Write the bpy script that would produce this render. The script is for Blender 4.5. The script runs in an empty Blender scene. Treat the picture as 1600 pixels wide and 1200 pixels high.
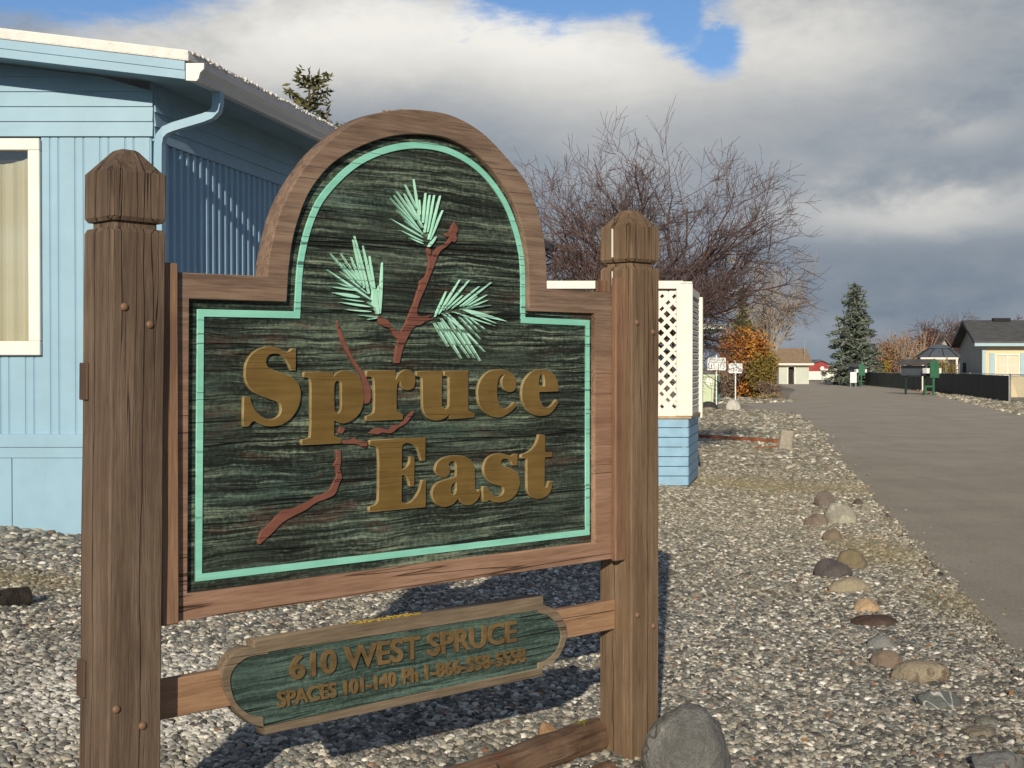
import bpy, bmesh, math, random
from math import sin, cos, radians as R, pi, exp
from mathutils import Vector, Matrix, noise as mnoise

C = bpy.context.scene.collection
SC = bpy.context.scene
# ------------------------------------------------------------------ camera
F, CX, HOR, CAMZ = 2150.0, 800.0, 572.0, 1.7
cam_d = bpy.data.cameras.new('camera'); cam = bpy.data.objects.new('camera', cam_d); C.objects.link(cam)
PITCH = math.atan((600 - HOR) / F)
cam.location = (0, 0, CAMZ); cam.rotation_euler = (pi/2 - PITCH, 0, 0)
cam_d.sensor_width = 36; cam_d.lens = 36*F/1600; cam_d.clip_start = .05; cam_d.clip_end = 5000
SC.camera = cam

# ------------------------------------------------------------------ light
SUN_AZ, SUN_EL = math.atan2(269, F), R(20)           # light travels 7 degrees right of straight ahead
ld = Vector((sin(SUN_AZ)*cos(SUN_EL), cos(SUN_AZ)*cos(SUN_EL), -sin(SUN_EL)))
sun_d = bpy.data.lights.new('sun', 'SUN'); sun = bpy.data.objects.new('sun', sun_d); C.objects.link(sun)
sun_d.energy = 4.6; sun_d.angle = R(.5); sun_d.color = (1, .885, .70)
sun.rotation_euler = ld.to_track_quat('-Z', 'Y').to_euler(); sun.location = (-3, -8, 12)
SC.view_settings.view_transform = 'Standard'; SC.view_settings.look = 'None'
SC.view_settings.exposure = 0; SC.view_settings.gamma = 1; SC.view_settings.use_curve_mapping = False

# ------------------------------------------------------------------ node helper
class V:
    """a node socket with arithmetic"""
    def __init__(s, nt, k): s.nt, s.k = nt, k
    def _m(s, op, *a, clamp=False):
        n = s.nt.nodes.new('ShaderNodeMath'); n.operation = op; n.use_clamp = clamp
        for i, v in enumerate((s,)+a):
            if isinstance(v, V): s.nt.links.new(v.k, n.inputs[i])
            else: n.inputs[i].default_value = v
        return V(s.nt, n.outputs[0])
    def __add__(s, o): return s._m('ADD', o)
    __radd__ = __add__
    def __sub__(s, o): return s._m('SUBTRACT', o)
    def __rsub__(s, o): return (s*-1) + o
    def __mul__(s, o): return s._m('MULTIPLY', o)
    __rmul__ = __mul__
    def __truediv__(s, o): return s._m('DIVIDE', o)
    def abs(s): return s._m('ABSOLUTE')
    def exp(s): return s._m('EXPONENT')
    def max(s, o): return s._m('MAXIMUM', o)
    def min(s, o): return s._m('MINIMUM', o)
    def clamp(s): return s._m('ADD', 0.0, clamp=True)
    def ss(s, a, b):
        n = s.nt.nodes.new('ShaderNodeMapRange'); n.interpolation_type = 'SMOOTHSTEP'
        s.nt.links.new(s.k, n.inputs[0]); n.inputs[1].default_value = a; n.inputs[2].default_value = b
        return V(s.nt, n.outputs[0])
    def xyz(s):
        n = s.nt.nodes.new('ShaderNodeSeparateXYZ'); s.nt.links.new(s.k, n.inputs[0])
        return [V(s.nt, n.outputs[i]) for i in range(3)]
    def scale(s, v, loc=(0,0,0)):
        n = s.nt.nodes.new('ShaderNodeMapping'); s.nt.links.new(s.k, n.inputs[0])
        n.inputs['Scale'].default_value = v; n.inputs['Location'].default_value = loc
        return V(s.nt, n.outputs[0])
    def noise(s, scale=1, detail=4, rough=.5, dist=0.0, dim='3D'):
        n = s.nt.nodes.new('ShaderNodeTexNoise'); n.noise_dimensions = dim
        s.nt.links.new(s.k, n.inputs['Vector'])
        n.inputs['Scale'].default_value = scale; n.inputs['Detail'].default_value = detail
        n.inputs['Roughness'].default_value = rough; n.inputs['Distortion'].default_value = dist
        return V(s.nt, n.outputs[0])
    def voro(s, scale=1, feature='F1', out=0, rnd=1):
        n = s.nt.nodes.new('ShaderNodeTexVoronoi'); n.feature = feature
        s.nt.links.new(s.k, n.inputs['Vector']); n.inputs['Scale'].default_value = scale
        n.inputs['Randomness'].default_value = rnd
        return V(s.nt, n.outputs[out])
    def ramp(s, stops, interp='LINEAR'):
        n = s.nt.nodes.new('ShaderNodeValToRGB'); s.nt.links.new(s.k, n.inputs[0])
        e = n.color_ramp.elements; n.color_ramp.interpolation = interp
        while len(e) < len(stops): e.new(.5)
        for i, (p, c) in enumerate(stops):
            e[i].position = p; e[i].color = (*c, 1) if len(c) == 3 else c
        return V(s.nt, n.outputs[0])

def comb(nt, x, y, z):
    n = nt.nodes.new('ShaderNodeCombineXYZ')
    for i, v in enumerate((x, y, z)):
        if isinstance(v, V): nt.links.new(v.k, n.inputs[i])
        else: n.inputs[i].default_value = v
    return V(nt, n.outputs[0])
def mixc(nt, f, a, b, mode='MIX'):
    n = nt.nodes.new('ShaderNodeMix'); n.data_type = 'RGBA'; n.blend_type = mode
    for idx, v in ((0, f), (6, a), (7, b)):
        if isinstance(v, V): nt.links.new(v.k, n.inputs[idx])
        elif idx == 0: n.inputs[0].default_value = v
        else: n.inputs[idx].default_value = (*v, 1)
    return V(nt, n.outputs[2])

class Mat:
    def __init__(s, name, rough=.7, spec=.3):
        s.m = bpy.data.materials.new(name); s.m.use_nodes = True; s.nt = s.m.node_tree
        s.b = s.nt.nodes['Principled BSDF']; s.b.inputs['Roughness'].default_value = rough
        s.b.inputs['Specular IOR Level'].default_value = spec
        tc = s.nt.nodes.new('ShaderNodeTexCoord'); s.obj = V(s.nt, tc.outputs['Object'])
        g = s.nt.nodes.new('ShaderNodeNewGeometry'); s.pos = V(s.nt, g.outputs['Position'])
        s.island = V(s.nt, g.outputs['Random Per Island']); s.normal = V(s.nt, g.outputs['Normal'])
        oi = s.nt.nodes.new('ShaderNodeObjectInfo'); s.rand = V(s.nt, oi.outputs['Random']); s.oloc = V(s.nt, oi.outputs['Location'])
    def col(s, c):
        if isinstance(c, V): s.nt.links.new(c.k, s.b.inputs['Base Color'])
        else: s.b.inputs['Base Color'].default_value = (*c, 1)
        return s
    def rough(s, v): s.nt.links.new(v.k, s.b.inputs['Roughness']); return s
    def bump(s, h, dist=.01, strength=1):
        n = s.nt.nodes.new('ShaderNodeBump'); n.inputs['Distance'].default_value = dist; n.inputs['Strength'].default_value = strength
        s.nt.links.new(h.k, n.inputs['Height']); s.nt.links.new(n.outputs[0], s.b.inputs['Normal']); return s

# ------------------------------------------------------------------ sky
W = bpy.data.worlds.new('World'); SC.world = W; W.use_nodes = True
nt = W.node_tree; bg = nt.nodes['Background']
sky = nt.nodes.new('ShaderNodeTexSky'); sky.sky_type = 'NISHITA'; sky.sun_disc = False
sky.sun_elevation = SUN_EL; sky.sun_rotation = pi + SUN_AZ; sky.air_density = 1; sky.dust_density = .4; sky.ozone_density = 2
tcw = nt.nodes.new('ShaderNodeTexCoord'); D = V(nt, tcw.outputs['Generated'])
dx, dy, dz = D.xyz()
az = dx._m('ARCTAN2', dy); el = dz._m('ARCSINE')
A = az*2150.0 + 800.0; B = 572.0 - el*2150.0           # angles in convenient units
q = comb(nt, az*1.0, el*1.7, dy*.15)
n1 = q.noise(9, 6, .55, .3); n2 = q.scale((1,1,1), (3.1,1.7,.4)).noise(24, 6, .6); n3 = q.scale((1,1.6,1), (7,2,1)).noise(4.5, 4, .5)
wob = (n1-.5)*150.0 + (n2-.5)*60.0
A2 = A + (n3-.5)*90.0 + wob; B2 = B + wob*.8
A3 = A + (n3-.5)*40.0 + (n1-.5)*70.0 + (n2-.5)*70.0; B3 = B + (n1-.5)*60.0 + (n2-.5)*60.0
def blob(cx, cy, rx, ry, a=A2, b=B2):
    u = (a-cx)/rx; v = (b-cy)/ry
    return ((u*u+v*v)*-1.0).exp()
blue = (blob(90, -25, 300, 100, A3, B3)*1.4 + blob(905, -30, 210, 88, A3, B3)*1.25 + blob(1065, 40, 48, 70, A3, B3)*.75 + blob(1128, 95, 42, 48, A3, B3)*.85 - blob(1100, 55, 26, 40, A3, B3)*.35 + blob(450, -260, 900, 150))
wisp = q.scale((1,1.8,1), (2,9,4)).noise(38, 6, .65, .4)
cover = (1.0 - blue - (n2-.5)*.95 - (n1-.5)*.6 + (wisp-.5)*.55).ss(.20, .72)
# brightness of the cloud deck
br = (blob(520, 50, 330, 95)*.42 + blob(330, 100, 280, 70)*.20 + blob(920, 110, 190, 80)*.36 + blob(1260, 90, 190, 75)*.26 + blob(1400, 340, 230, 34)*.34
      + blob(1480, 225, 90, 30)*.16 + blob(1000, 260, 240, 80)*.12 + blob(760, 60, 260, 60)*.18 - blob(650, 300, 420, 80)*.07 - blob(1450, 170, 260, 90)*.03 - blob(1350, 450, 500, 70)*.06)
br = br + .40 + blob(1250, 110, 330, 130)*.12 + (n1-.5)*.34 + (n2-.5)*.20 + (q.scale((1,1.3,1), (5,3,2)).noise(55, 5, .6)-.5)*.10*el.ss(.1,.22)
cloud = br.ramp([(0, (.14,.175,.225)), (.28, (.19,.235,.295)), (.42, (.28,.32,.37)), (.56, (.42,.44,.46)), (.78, (.68,.67,.64)), (1, (.88,.86,.81))])
# towards the sun and overhead the deck is broken: darker, bluer, softer
hi = el.ss(.30, .75).max(dy.ss(.55, -.1))
cover = mixc(nt, hi, cover, n3.ss(.40, .6)*.8)
cloud = mixc(nt, hi, cloud, (.29, .275, .255))
skyc = mixc(nt, 1.0, V(nt, sky.outputs[0]), (.068, .084, .108), 'MULTIPLY')
low = mixc(nt, el.ss(.09, -.01), skyc, (.15, .19, .24))
final = mixc(nt, cover, low, cloud)
nt.links.new(final.k, bg.inputs[0]); bg.inputs[1].default_value = 1.0
BGN = bg

# ------------------------------------------------------------------ geometry helpers
def ray(x, y):
    v = Vector(((x-800)/F, 1, -(y-600)/F)); v.rotate(Matrix.Rotation(-PITCH, 3, 'X')); return v
def at(x, y, Y):
    d = ray(x, y); return Vector((0, 0, CAMZ)) + d*(Y/d.y)
def sst(a, b, v):
    t = min(1, max(0, (v-a)/(b-a))); return t*t*(3-2*t)
def gz(x, y):
    d = x - (1.53 + .178*y)
    if y > 30: d = x - 6.8 - (y-30)*.12
    rise = .085*max(0, -d-1.2) if d < -1.2 else 0
    rise = min(rise, .5)
    return (.018 if d < 0 else .0) + rise*(1 - sst(16, 30, y)) + (.02*(mnoise.noise((x*.9, y*.9, 0))) if d < -.3 and y < 40 else 0)
def onground(x, y):
    d = ray(x, y); Y = CAMZ/max(1e-3, -d.z/d.y)
    for _ in range(12):
        p = Vector((0, 0, CAMZ)) + d*(Y/d.y); Y += (CAMZ - gz(p.x, p.y))/(-d.z/d.y) - Y if d.z < -1e-4 else 0
    p = Vector((0, 0, CAMZ)) + d*(Y/d.y); p.z = gz(p.x, p.y); return p

def link(name, me, m=None, parent=None, smooth=False):
    o = bpy.data.objects.new(name, me); C.objects.link(o)
    if m is not None:
        me.materials.clear(); me.materials.append(m.m if isinstance(m, Mat) else m)
    if parent is not None: o.parent = parent
    if smooth:
        for p in me.polygons: p.use_smooth = True
    return o
def obj(name, bm, m, parent=None, smooth=False):
    me = bpy.data.meshes.new(name); bmesh.ops.recalc_face_normals(bm, faces=bm.faces[:]); bm.to_mesh(me); bm.free()
    return link(name, me, m, parent, smooth)
def tag(o, label=None, cat=None, group=None, kind=None):
    if label: o['label'] = label
    if cat: o['category'] = cat
    if group: o['group'] = group
    if kind: o['kind'] = kind
    return o
def thing(name, label, cat, loc=(0,0,0), rz=0, group=None):
    o = bpy.data.objects.new(name, None); C.objects.link(o); o.location = loc; o.rotation_euler = (0, 0, rz)
    return tag(o, label, cat, group)
def box(bm, x0, x1, y0, y1, z0, z1, mtx=None):
    vs = [bm.verts.new((x, y, z)) for z in (z0, z1) for y in (y0, y1) for x in (x0, x1)]
    if mtx is not None:
        for v in vs: v.co = mtx @ v.co
    for f in ((0,2,3,1),(4,5,7,6),(0,1,5,4),(2,6,7,3),(0,4,6,2),(1,3,7,5)): bm.faces.new([vs[i] for i in f])
    return vs
def bevel(bm, w, seg=1):
    bmesh.ops.bevel(bm, geom=bm.edges[:], offset=w, segments=seg, affect='EDGES', profile=.6); return bm
def boxes(*bs, bev=0):
    bm = bmesh.new()
    for b in bs: box(bm, *b)
    if bev: bevel(bm, bev)
    return bm
def hexa(bm, pts):
    """solid from 4 bottom + 4 top points"""
    vs = [bm.verts.new(p) for p in pts]
    for f in ((3,2,1,0),(4,5,6,7),(0,1,5,4),(1,2,6,5),(2,3,7,6),(3,0,4,7)): bm.faces.new([vs[i] for i in f])
def tube(bm, pts, rad, n=6, cap=True):
    rings = []
    for i, p in enumerate(pts):
        p = Vector(p); t = (Vector(pts[min(i+1, len(pts)-1)]) - Vector(pts[max(i-1, 0)]))
        if t.length < 1e-9: t = Vector((0,0,1))
        t.normalize(); a = t.orthogonal().normalized() if abs(t.z) > .99 else t.cross(Vector((0,0,1))).normalized(); b = t.cross(a)
        r = rad[i] if isinstance(rad, (list, tuple)) else rad
        rings.append([bm.verts.new(p + (a*cos(2*pi*k/n) + b*sin(2*pi*k/n))*r) for k in range(n)])
    for r0, r1 in zip(rings, rings[1:]):
        for k in range(n): bm.faces.new((r0[k], r0[(k+1) % n], r1[(k+1) % n], r1[k]))
    if cap and n > 2:
        bm.faces.new(rings[0]); bm.faces.new(rings[-1][::-1])

# smooth contour through points; 'corner' points are tuples of length 3
def contour(pts, fx=lambda x, y: (x, y), seg=6):
    P = [(*fx(p[0], p[1]), len(p) > 2) for p in pts]; n = len(P); out = []
    for i in range(n):
        a, b = P[i], P[(i+1) % n]
        out.append((a[0], a[1]))
        if a[2] and b[2]: continue
        p0 = P[i-1] if not a[2] else a; p3 = P[(i+2) % n] if not b[2] else b
        m0 = ((b[0]-p0[0])*.5, (b[1]-p0[1])*.5); m1 = ((p3[0]-a[0])*.5, (p3[1]-a[1])*.5)
        for k in range(1, seg):
            t = k/seg; h1 = 2*t**3-3*t*t+1; h2 = t**3-2*t*t+t; h3 = 1-h1; h4 = t**3-t*t
            out.append((h1*a[0]+h2*m0[0]+h3*b[0]+h4*m1[0], h1*a[1]+h2*m0[1]+h3*b[1]+h4*m1[1]))
    return out
def P_(s):
    """'x,y x,y* ...'  (* = corner)"""
    r = []
    for t in s.split():
        c = t.endswith('*'); x, y = t.rstrip('*').split(','); r.append((float(x), float(y), 1) if c else (float(x), float(y)))
    return r
def prism(contours, y_front, y_back, bev=0.0):
    """filled 2-D outline (u,h) extruded between depths; returns a mesh in (u, depth, h)"""
    cu = bpy.data.curves.new('tmp', 'CURVE'); cu.dimensions = '2D'; cu.fill_mode = 'BOTH'
    cu.extrude = abs(y_back-y_front)/2 - bev; cu.bevel_depth = bev; cu.bevel_resolution = 1; cu.offset = -bev
    for pts in contours:
        sp = cu.splines.new('POLY'); sp.points.add(len(pts)-1); sp.use_cyclic_u = True
        for p, q_ in zip(sp.points, pts): p.co = (q_[0], q_[1], 0, 1)
    o = bpy.data.objects.new('tmp', cu); C.objects.link(o)
    dg = bpy.context.evaluated_depsgraph_get(); me = bpy.data.meshes.new_from_object(o.evaluated_get(dg))
    bpy.data.objects.remove(o); bpy.data.curves.remove(cu)
    mid = (y_front+y_back)/2
    for v in me.vertices: x, y, z = v.co; v.co = (x, mid-z, y)
    return me
def text_mesh(s, u0, u1, h0, h1, y_front, y_back, bold=.0, bev=.0, space=1.0, ref=None, xs=None):
    cu = bpy.data.curves.new('tmp', 'FONT'); cu.body = s; cu.size = 1; cu.offset = bold; cu.fill_mode = 'BOTH'; cu.space_character = space
    cu.extrude = .1; cu.resolution_u = 5
    o = bpy.data.objects.new('tmp', cu); C.objects.link(o)
    dg = bpy.context.evaluated_depsgraph_get(); me = bpy.data.meshes.new_from_object(o.evaluated_get(dg))
    bpy.data.objects.remove(o); bpy.data.curves.remove(cu)
    X = [v.co.x for v in me.vertices]; Y = [v.co.y for v in me.vertices]
    for v in me.vertices:
        x, y, z = v.co
        v.co = (u0+(x-min(X))/(max(X)-min(X))*(u1-u0), y_front if z > 0 else y_back, h0+(y-min(Y))/(max(Y)-min(Y))*(h1-h0))
    return me
def offset_poly(pts, d):
    n = len(pts); area = sum(pts[i][0]*pts[(i+1) % n][1]-pts[(i+1) % n][0]*pts[i][1] for i in range(n))
    sg = 1 if area > 0 else -1; out = []
    for i in range(n):
        a, b, c = Vector(pts[i-1]), Vector(pts[i]), Vector(pts[(i+1) % n])
        e1, e2 = (b-a), (c-b)
        if e1.length < 1e-7 or e2.length < 1e-7: continue
        e1.normalize(); e2.normalize()
        n1_, n2_ = Vector((-e1.y, e1.x))*sg, Vector((-e2.y, e2.x))*sg
        k = n1_+n2_; k = k/max(.4, k.dot(k)/2)
        out.append(tuple(b+k*d))
    return out

# ------------------------------------------------------------------ materials
def wood(name, dark, mid, light, grain_axis='Z', weather=False, cracks=True, bump=.004, rough=.8):
    """weathered stained timber, grain along one local axis"""
    m = Mat(name, rough, .25)
    g = {'Z': (1,1,.045), 'X': (.045,1,1)}[grain_axis]; gc = {'Z': (1,1,.02), 'X': (.02,1,1)}[grain_axis]
    c = m.obj
    wv = c.scale(g).noise(38, 8, .68, .4); fine = c.scale(g).noise(190, 4, .65); big = c.noise(3.2, 3, .6); streak = c.scale(g).noise(9, 3, .5)
    t = (wv*.62 + fine*.42 + big*.26 + streak*.22) - .26
    col = t.ramp([(.30, dark), (.48, mid), (.68, light)])
    ck = c.scale(gc).noise(19, 3, .5, .1); line = 1.0 - ((ck-.5).abs()*75.0).clamp()
    mask = c.scale(g, (3,5,1)).noise(7, 2).ss(.47, .58)
    line = line*mask
    if cracks: col = mixc(m.nt, line*.85, col, tuple(x*.16 for x in dark))
    if weather:
        hz = (c.xyz()[2] + (big-.5)*.5).ss(1.55, 1.95); col = mixc(m.nt, hz*.75, col, mixc(m.nt, t.ss(.3,.7), (.085,.060,.045), (.26,.19,.14)))
    if grain_axis == 'Z':
        dk = (c.scale((1,1,.25)).noise(6, 3, .6)).ss(.52, .66); col = mixc(m.nt, dk*.45, col, tuple(x*.8 for x in dark))
    if grain_axis == 'Z':
        x, y, z = c.xyz(); wz = comb(m.nt, 0.0, 0.0, z)
        chk = 1.0 - ((x - .104 - (wz.noise(1.3, 3, .6)-.5)*.05).abs()*480.0).clamp()
        chk = chk.max(1.0 - ((y - .10 - (wz.noise(1.7, 3, .6)-.5)*.06).abs()*480.0).clamp())*wz.scale((1,1,1), (0,0,3)).noise(2.5, 2).ss(.36, .5)
        line = line.max(chk); col = mixc(m.nt, chk*.9, col, (.008,.005,.004))
        kn = c.scale((1,1,.5)).voro(5.2); ring_ = (kn*150.0 + wv*6.0)._m('SINE'); kz = kn.ss(.085, .03); col = mixc(m.nt, kz*.7, col, mixc(m.nt, ring_.ss(-1,1), tuple(x*.45 for x in dark), mid))
    spots = c.noise(42, 3, .7).ss(.70, .76)
    col = mixc(m.nt, spots*.25, col, (.30,.26,.21))
    m.col(col); m.bump(wv*.7 + fine*.35 - line*1.6, bump)
    return m
M = {}
M['post'] = wood('stained_timber', (.058,.039,.027), (.115,.079,.055), (.19,.139,.101), bump=.0045)
M['post_far'] = wood('stained_timber_pale', (.088,.055,.031), (.155,.102,.062), (.24,.17,.108), bump=.004)
M['frame'] = wood('frame_board', (.15,.083,.056), (.25,.145,.095), (.36,.225,.155), 'X', bump=.002, weather=True)
M['cleat'] = wood('cleat_board', (.11,.06,.038), (.20,.115,.072), (.30,.18,.11), bump=.003)
M['rail'] = wood('rail_board', (.16,.09,.052), (.30,.175,.10), (.40,.26,.16), 'X', bump=.003)
M['trim'] = wood('plaque_edge', (.085,.064,.043), (.165,.125,.085), (.27,.21,.145), 'X', bump=.0025)

def panel_mat(name='carved_panel', plaque=False):
    m = Mat(name, .75, .3); c = m.obj
    knots = comb(m.nt, c.xyz()[0], 0.0, c.xyz()[2])
    warp = c.scale((1.6,1,3)).noise(2.2, 3, .5); x, y, z = c.xyz()
    cc = comb(m.nt, x, y*0, z + (warp-.5)*.045)
    s = cc.scale((.020,1,1)); wv = s.noise(56, 7, .66, .2); fine = cc.scale((.028,1,1)).noise(200, 5, .7); big = cc.scale((.25,1,1)).noise(7, 4, .6); pt = cc.noise(60, 5, .75)
    pz = cc.scale((.45,1,1), (1,0,4)).noise(4.5, 4, .65); amp = pz.ss(.36, .62)*.9 + .55
    t = ((wv-.5)*.75 + (fine-.5)*.55 + (pt-.5)*.40)*amp + (big-.5)*.34 + .508
    col = t.ramp([(.39, (.008,.011,.008)), (.475, (.026,.037,.028)), (.53, (.064,.086,.066)), (.59, (.130,.172,.122)), (.69, (.30,.355,.255))])
    teal = cc.scale((.3,1,1), (2,0,5)).noise(5, 4, .6).ss(.5, .72)
    col = mixc(m.nt, teal*.8, col, mixc(m.nt, t.ss(.36,.64), (.012,.028,.025), (.12,.21,.175)))
    if plaque: col = mixc(m.nt, t.ss(.36,.70), (.022,.042,.036), (.14,.225,.185))
    brn = cc.scale((.22,1,1), (9,0,2)).noise(7, 5, .7).ss(.545, .64)
    if not plaque: col = mixc(m.nt, brn*.75, col, mixc(m.nt, t.ss(.36,.66), (.030,.017,.012), (.125,.072,.053)))
    ck = c.scale((.018,1,1), (4,0,9)).noise(24, 2, .4); line = (1.0 - ((ck-.5).abs()*60.0).clamp())*c.scale((.3,1,1)).noise(6, 2).ss(.46, .54)
    # long joints between the boards
    jt = 0
    for j in (1.46, 1.205, 1.70, 1.93):
        jt = ((z - j + (c.scale((1,0,0)).noise(3,2)-.5)*.012).abs()*700.0) if jt == 0 else jt.min((z - j + (c.scale((1,0,0)).noise(3,2)-.5)*.012).abs()*700.0)
    line = line.max(1.0 - jt.clamp())
    col = mixc(m.nt, line*.9, col, (.004,.004,.004))
    m.col(col); m.bump(wv*1.0 + fine*.6 + pt*.12 - line*1.2, .014); return m
M['panel'] = panel_mat(); M['plaque'] = panel_mat('plaque_panel', True)
def paint(name, base, light, wear=(.3,.3,.25), rough=.55, lines=True, amt=.35):
    m = Mat(name, rough, .35); c = m.obj
    s = c.scale((.06,1,1)); w = s.noise(60, 5, .6); b = c.noise(6, 4, .6)
    col = mixc(m.nt, (w*.6+b*.5).ss(.35,.75), base, light)
    scr = c.scale((.3,1,1.2)).noise(75, 4, .75).ss(.66, .74); col = mixc(m.nt, scr*amt, col, wear)
    ck = c.scale((.018,1,1), (4,0,9)).noise(24, 2, .4); line = (1.0 - ((ck-.5).abs()*70.0).clamp())*c.scale((.3,1,1)).noise(6, 2).ss(.46, .52)
    if lines: col = mixc(m.nt, line*.9, col, tuple(x*.06 for x in base))
    m.col(col); m.bump(w*.6-line, .0015); return m
M['teal'] = paint('teal_paint', (.20,.52,.405), (.29,.67,.54), (.10,.28,.2))
M['mint'] = paint('mint_paint', (.34,.68,.53), (.46,.80,.64), (.2,.42,.33), amt=.2)
M['gold'] = paint('gold_paint', (.118,.072,.018), (.185,.116,.034), (.34,.265,.13), .42, lines=False)
M['gold_edge'] = paint('worn_gold_edge', (.20,.145,.06), (.34,.27,.14), (.55,.48,.34), .5, lines=False)
M['bronze'] = paint('bronze_paint', (.105,.068,.028), (.185,.125,.056), (.34,.27,.15), .5, lines=False, amt=.6)
M['root'] = paint('rust_paint', (.150,.056,.038), (.205,.080,.056), (.12,.05,.035), .6, amt=.25)
def plain(name, c, rough=.6, var=.12, sc=8, bump=0, spec=.3):
    m = Mat(name, rough, spec); n = m.obj.noise(sc, 5, .6)
    m.col(mixc(m.nt, n.ss(.3,.7), tuple(x*(1-var) for x in c), tuple(min(1, x*(1+var)) for x in c)))
    if bump: m.bump(m.obj.noise(sc*6, 4, .6), bump)
    return m
def siding(name, c, ax='Z'):
    m = Mat(name, .5, .35); n = m.obj.noise(3, 5, .6); st = m.obj.scale((1,1,.06)).noise(22, 5, .65); big = m.obj.noise(.9, 3, .5)
    col = mixc(m.nt, n.ss(.3,.7), tuple(x*.95 for x in c), tuple(min(1, x*1.05) for x in c))
    col = mixc(m.nt, st.ss(.55,.75)*.16, col, tuple(x*.72 for x in c))
    col = mixc(m.nt, m.obj.noise(55, 3, .7).ss(.70,.76)*.35, col, (.25,.27,.26))
    m.col(col); m.bump(big + m.obj.noise(6, 2)*.2, .012); return m
M['bolt'] = plain('bolt_head', (.19,.11,.068), .5)
M['strap'] = plain('painted_strap', (.085,.055,.038), .6)

# ================================================================== THE SIGN
TA = math.atan(F/2205.0); ca, sa = cos(TA), sin(TA)
O0 = Vector((-1.154, 3.97, 0.0))                     # near edge of the first post's front face
def S(x, y, d):
    """point of the plane d metres behind the posts' front, in sign coordinates (u, h)"""
    r = ray(x, y); nb = Vector((-sa, ca, 0)); o = Vector((0, 0, CAMZ))
    t = ((O0 + nb*d) - o).dot(nb)/r.dot(nb); p = o + r*t
    return ((p-O0).dot(Vector((ca, sa, 0))), p.z)
def SP(pts, d, ox=0, oy=0, sc=1, seg=6):
    return contour(pts, lambda x, y: S(ox+x/sc, oy+y/sc, d), seg)

sign = thing('entrance_sign', 'carved wooden entrance sign with arched top, gold lettering and two brown posts', 'sign', O0, TA)
PW = .175
def post_mesh():
    bm = bmesh.new(); ch = .006
    def ring(z, ins=0.0, c=ch, jit=0):
        a, b = ins, PW-ins
        pts = [(a+c,a),(b-c,a),(b,a+c),(b,b-c),(b-c,b),(a+c,b),(a,b-c),(a,a+c)]
        return [bm.verts.new((x, y, z)) for x, y in pts]
    rs = [ring(-.3)]
    rs += [ring(z, .0012*mnoise.noise((z*3, 1, 2))) for z in (0, .3, .6, .9, 1.2, 1.5, 1.8, 2.0)]
    rs += [ring(2.092), ring(2.105, .006), ring(2.106, .018, .008), ring(2.124, .018, .008), ring(2.125, .007), ring(2.137, 0), ring(2.268, 0), ring(2.282, .010, .014), ring(2.326, .046, .012), ring(2.338, .057, .008), ring(2.342, .066, .004)]
    for r0, r1 in zip(rs, rs[1:]):
        for k in range(8): bm.faces.new((r0[k], r0[(k+1) % 8], r1[(k+1) % 8], r1[k]))
    bm.faces.new(rs[0][::-1]); bm.faces.new(rs[-1]); return bm
def bolt_mesh(x, z, r=.0125):
    bm = bmesh.new(); n = 10; rings = []
    for rr, yy in ((r, 0.002), (r*.95, -.004), (r*.6, -.0075), (r*.1, -.0088)):
        rings.append([bm.verts.new((x+rr*cos(2*pi*k/n), yy, z+rr*sin(2*pi*k/n))) for k in range(n)])
    for a, b in zip(rings, rings[1:]):
        for k in range(n): bm.faces.new((a[k], a[(k+1) % n], b[(k+1) % n], b[k]))
    bm.faces.new(rings[-1]); return bm
LEAN = .0145
pL = obj('post', post_mesh(), M['post'], sign)
pL.location = (-2.2*LEAN+.004, 0, 0); pL.rotation_euler = (0, LEAN, 0)
U2 = 2.288
pR = obj('post', post_mesh(), M['post_far'], sign); pR.location = (U2, 0, 0)
for (x, y) in ((194, 479), (234, 506), (181.5, 1108), (222.5, 1133)):
    u, h = S(x, y, 0); obj('bolt', bolt_mesh(u - pL.location.x - h*LEAN, h), M['bolt'], pL, True)
for (x, y) in ((995, 504), (1020, 519), (996, 961), (1021, 978)):
    u, h = S(x, y, 0); obj('bolt', bolt_mesh(u-U2, h), M['bolt'], pR, True)
for z in (1.60, .72): obj('strap', boxes((-.008, .0, .13, .178, z, z+.11), bev=.002), M['strap'], pL)
obj('strap', boxes((-.006, .0, .115, .14, 1.0, 1.075), bev=.002), M['strap'], pR)

DF, DP = .057, .079                                   # frame face and panel face behind the posts' front
def lines(s): return P_(s)
fr_out = SP(P_('282,426* 418,431.5* 419,410 427,370 439,328 460,286 490,244 520,215.5 550,193 580,179.5 610,173 640,171 670,173 700,178.6 730,191.5 760,212.5 790,244 820,280 838,321 849,365 854,409 855,451* 934,455* 958,873.5* 280,970.5*'), DF, seg=4)
# the frame runs on behind both cleats
uL, uR = PW+.004, U2-.004
def snap(pts):
    r = []
    hl = [p[1] for p in pts]
    return r
fo = list(fr_out)
tl = fo[0]; fo[0] = (uL, tl[1]); br_ = fo[-1]; fo[-1] = (uL, S(262, 973.2, DF)[1]); fo[-2] = (uR, S(962, 873, DF)[1]); fo[-3] = (uR, fo[-3][1])
fr_in = SP(P_('296,467* 448.5,472* 450,445 452,417 459,369 474,321 490,290 516,259 545,238.5 582,221.5 618,212 655,209.5 692,214 721,226 748,244 776,274 802,314 816,354 824,395 826.5,439 827,485.6* 930,489* 930,848* 293,926.5*'), DF, seg=4)
board = link('sign_board', prism([fo, fr_in], DF, DF+.07, .003), M['frame'], sign)
board['label'] = 'pinkish brown raised frame with an arched top'
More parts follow.
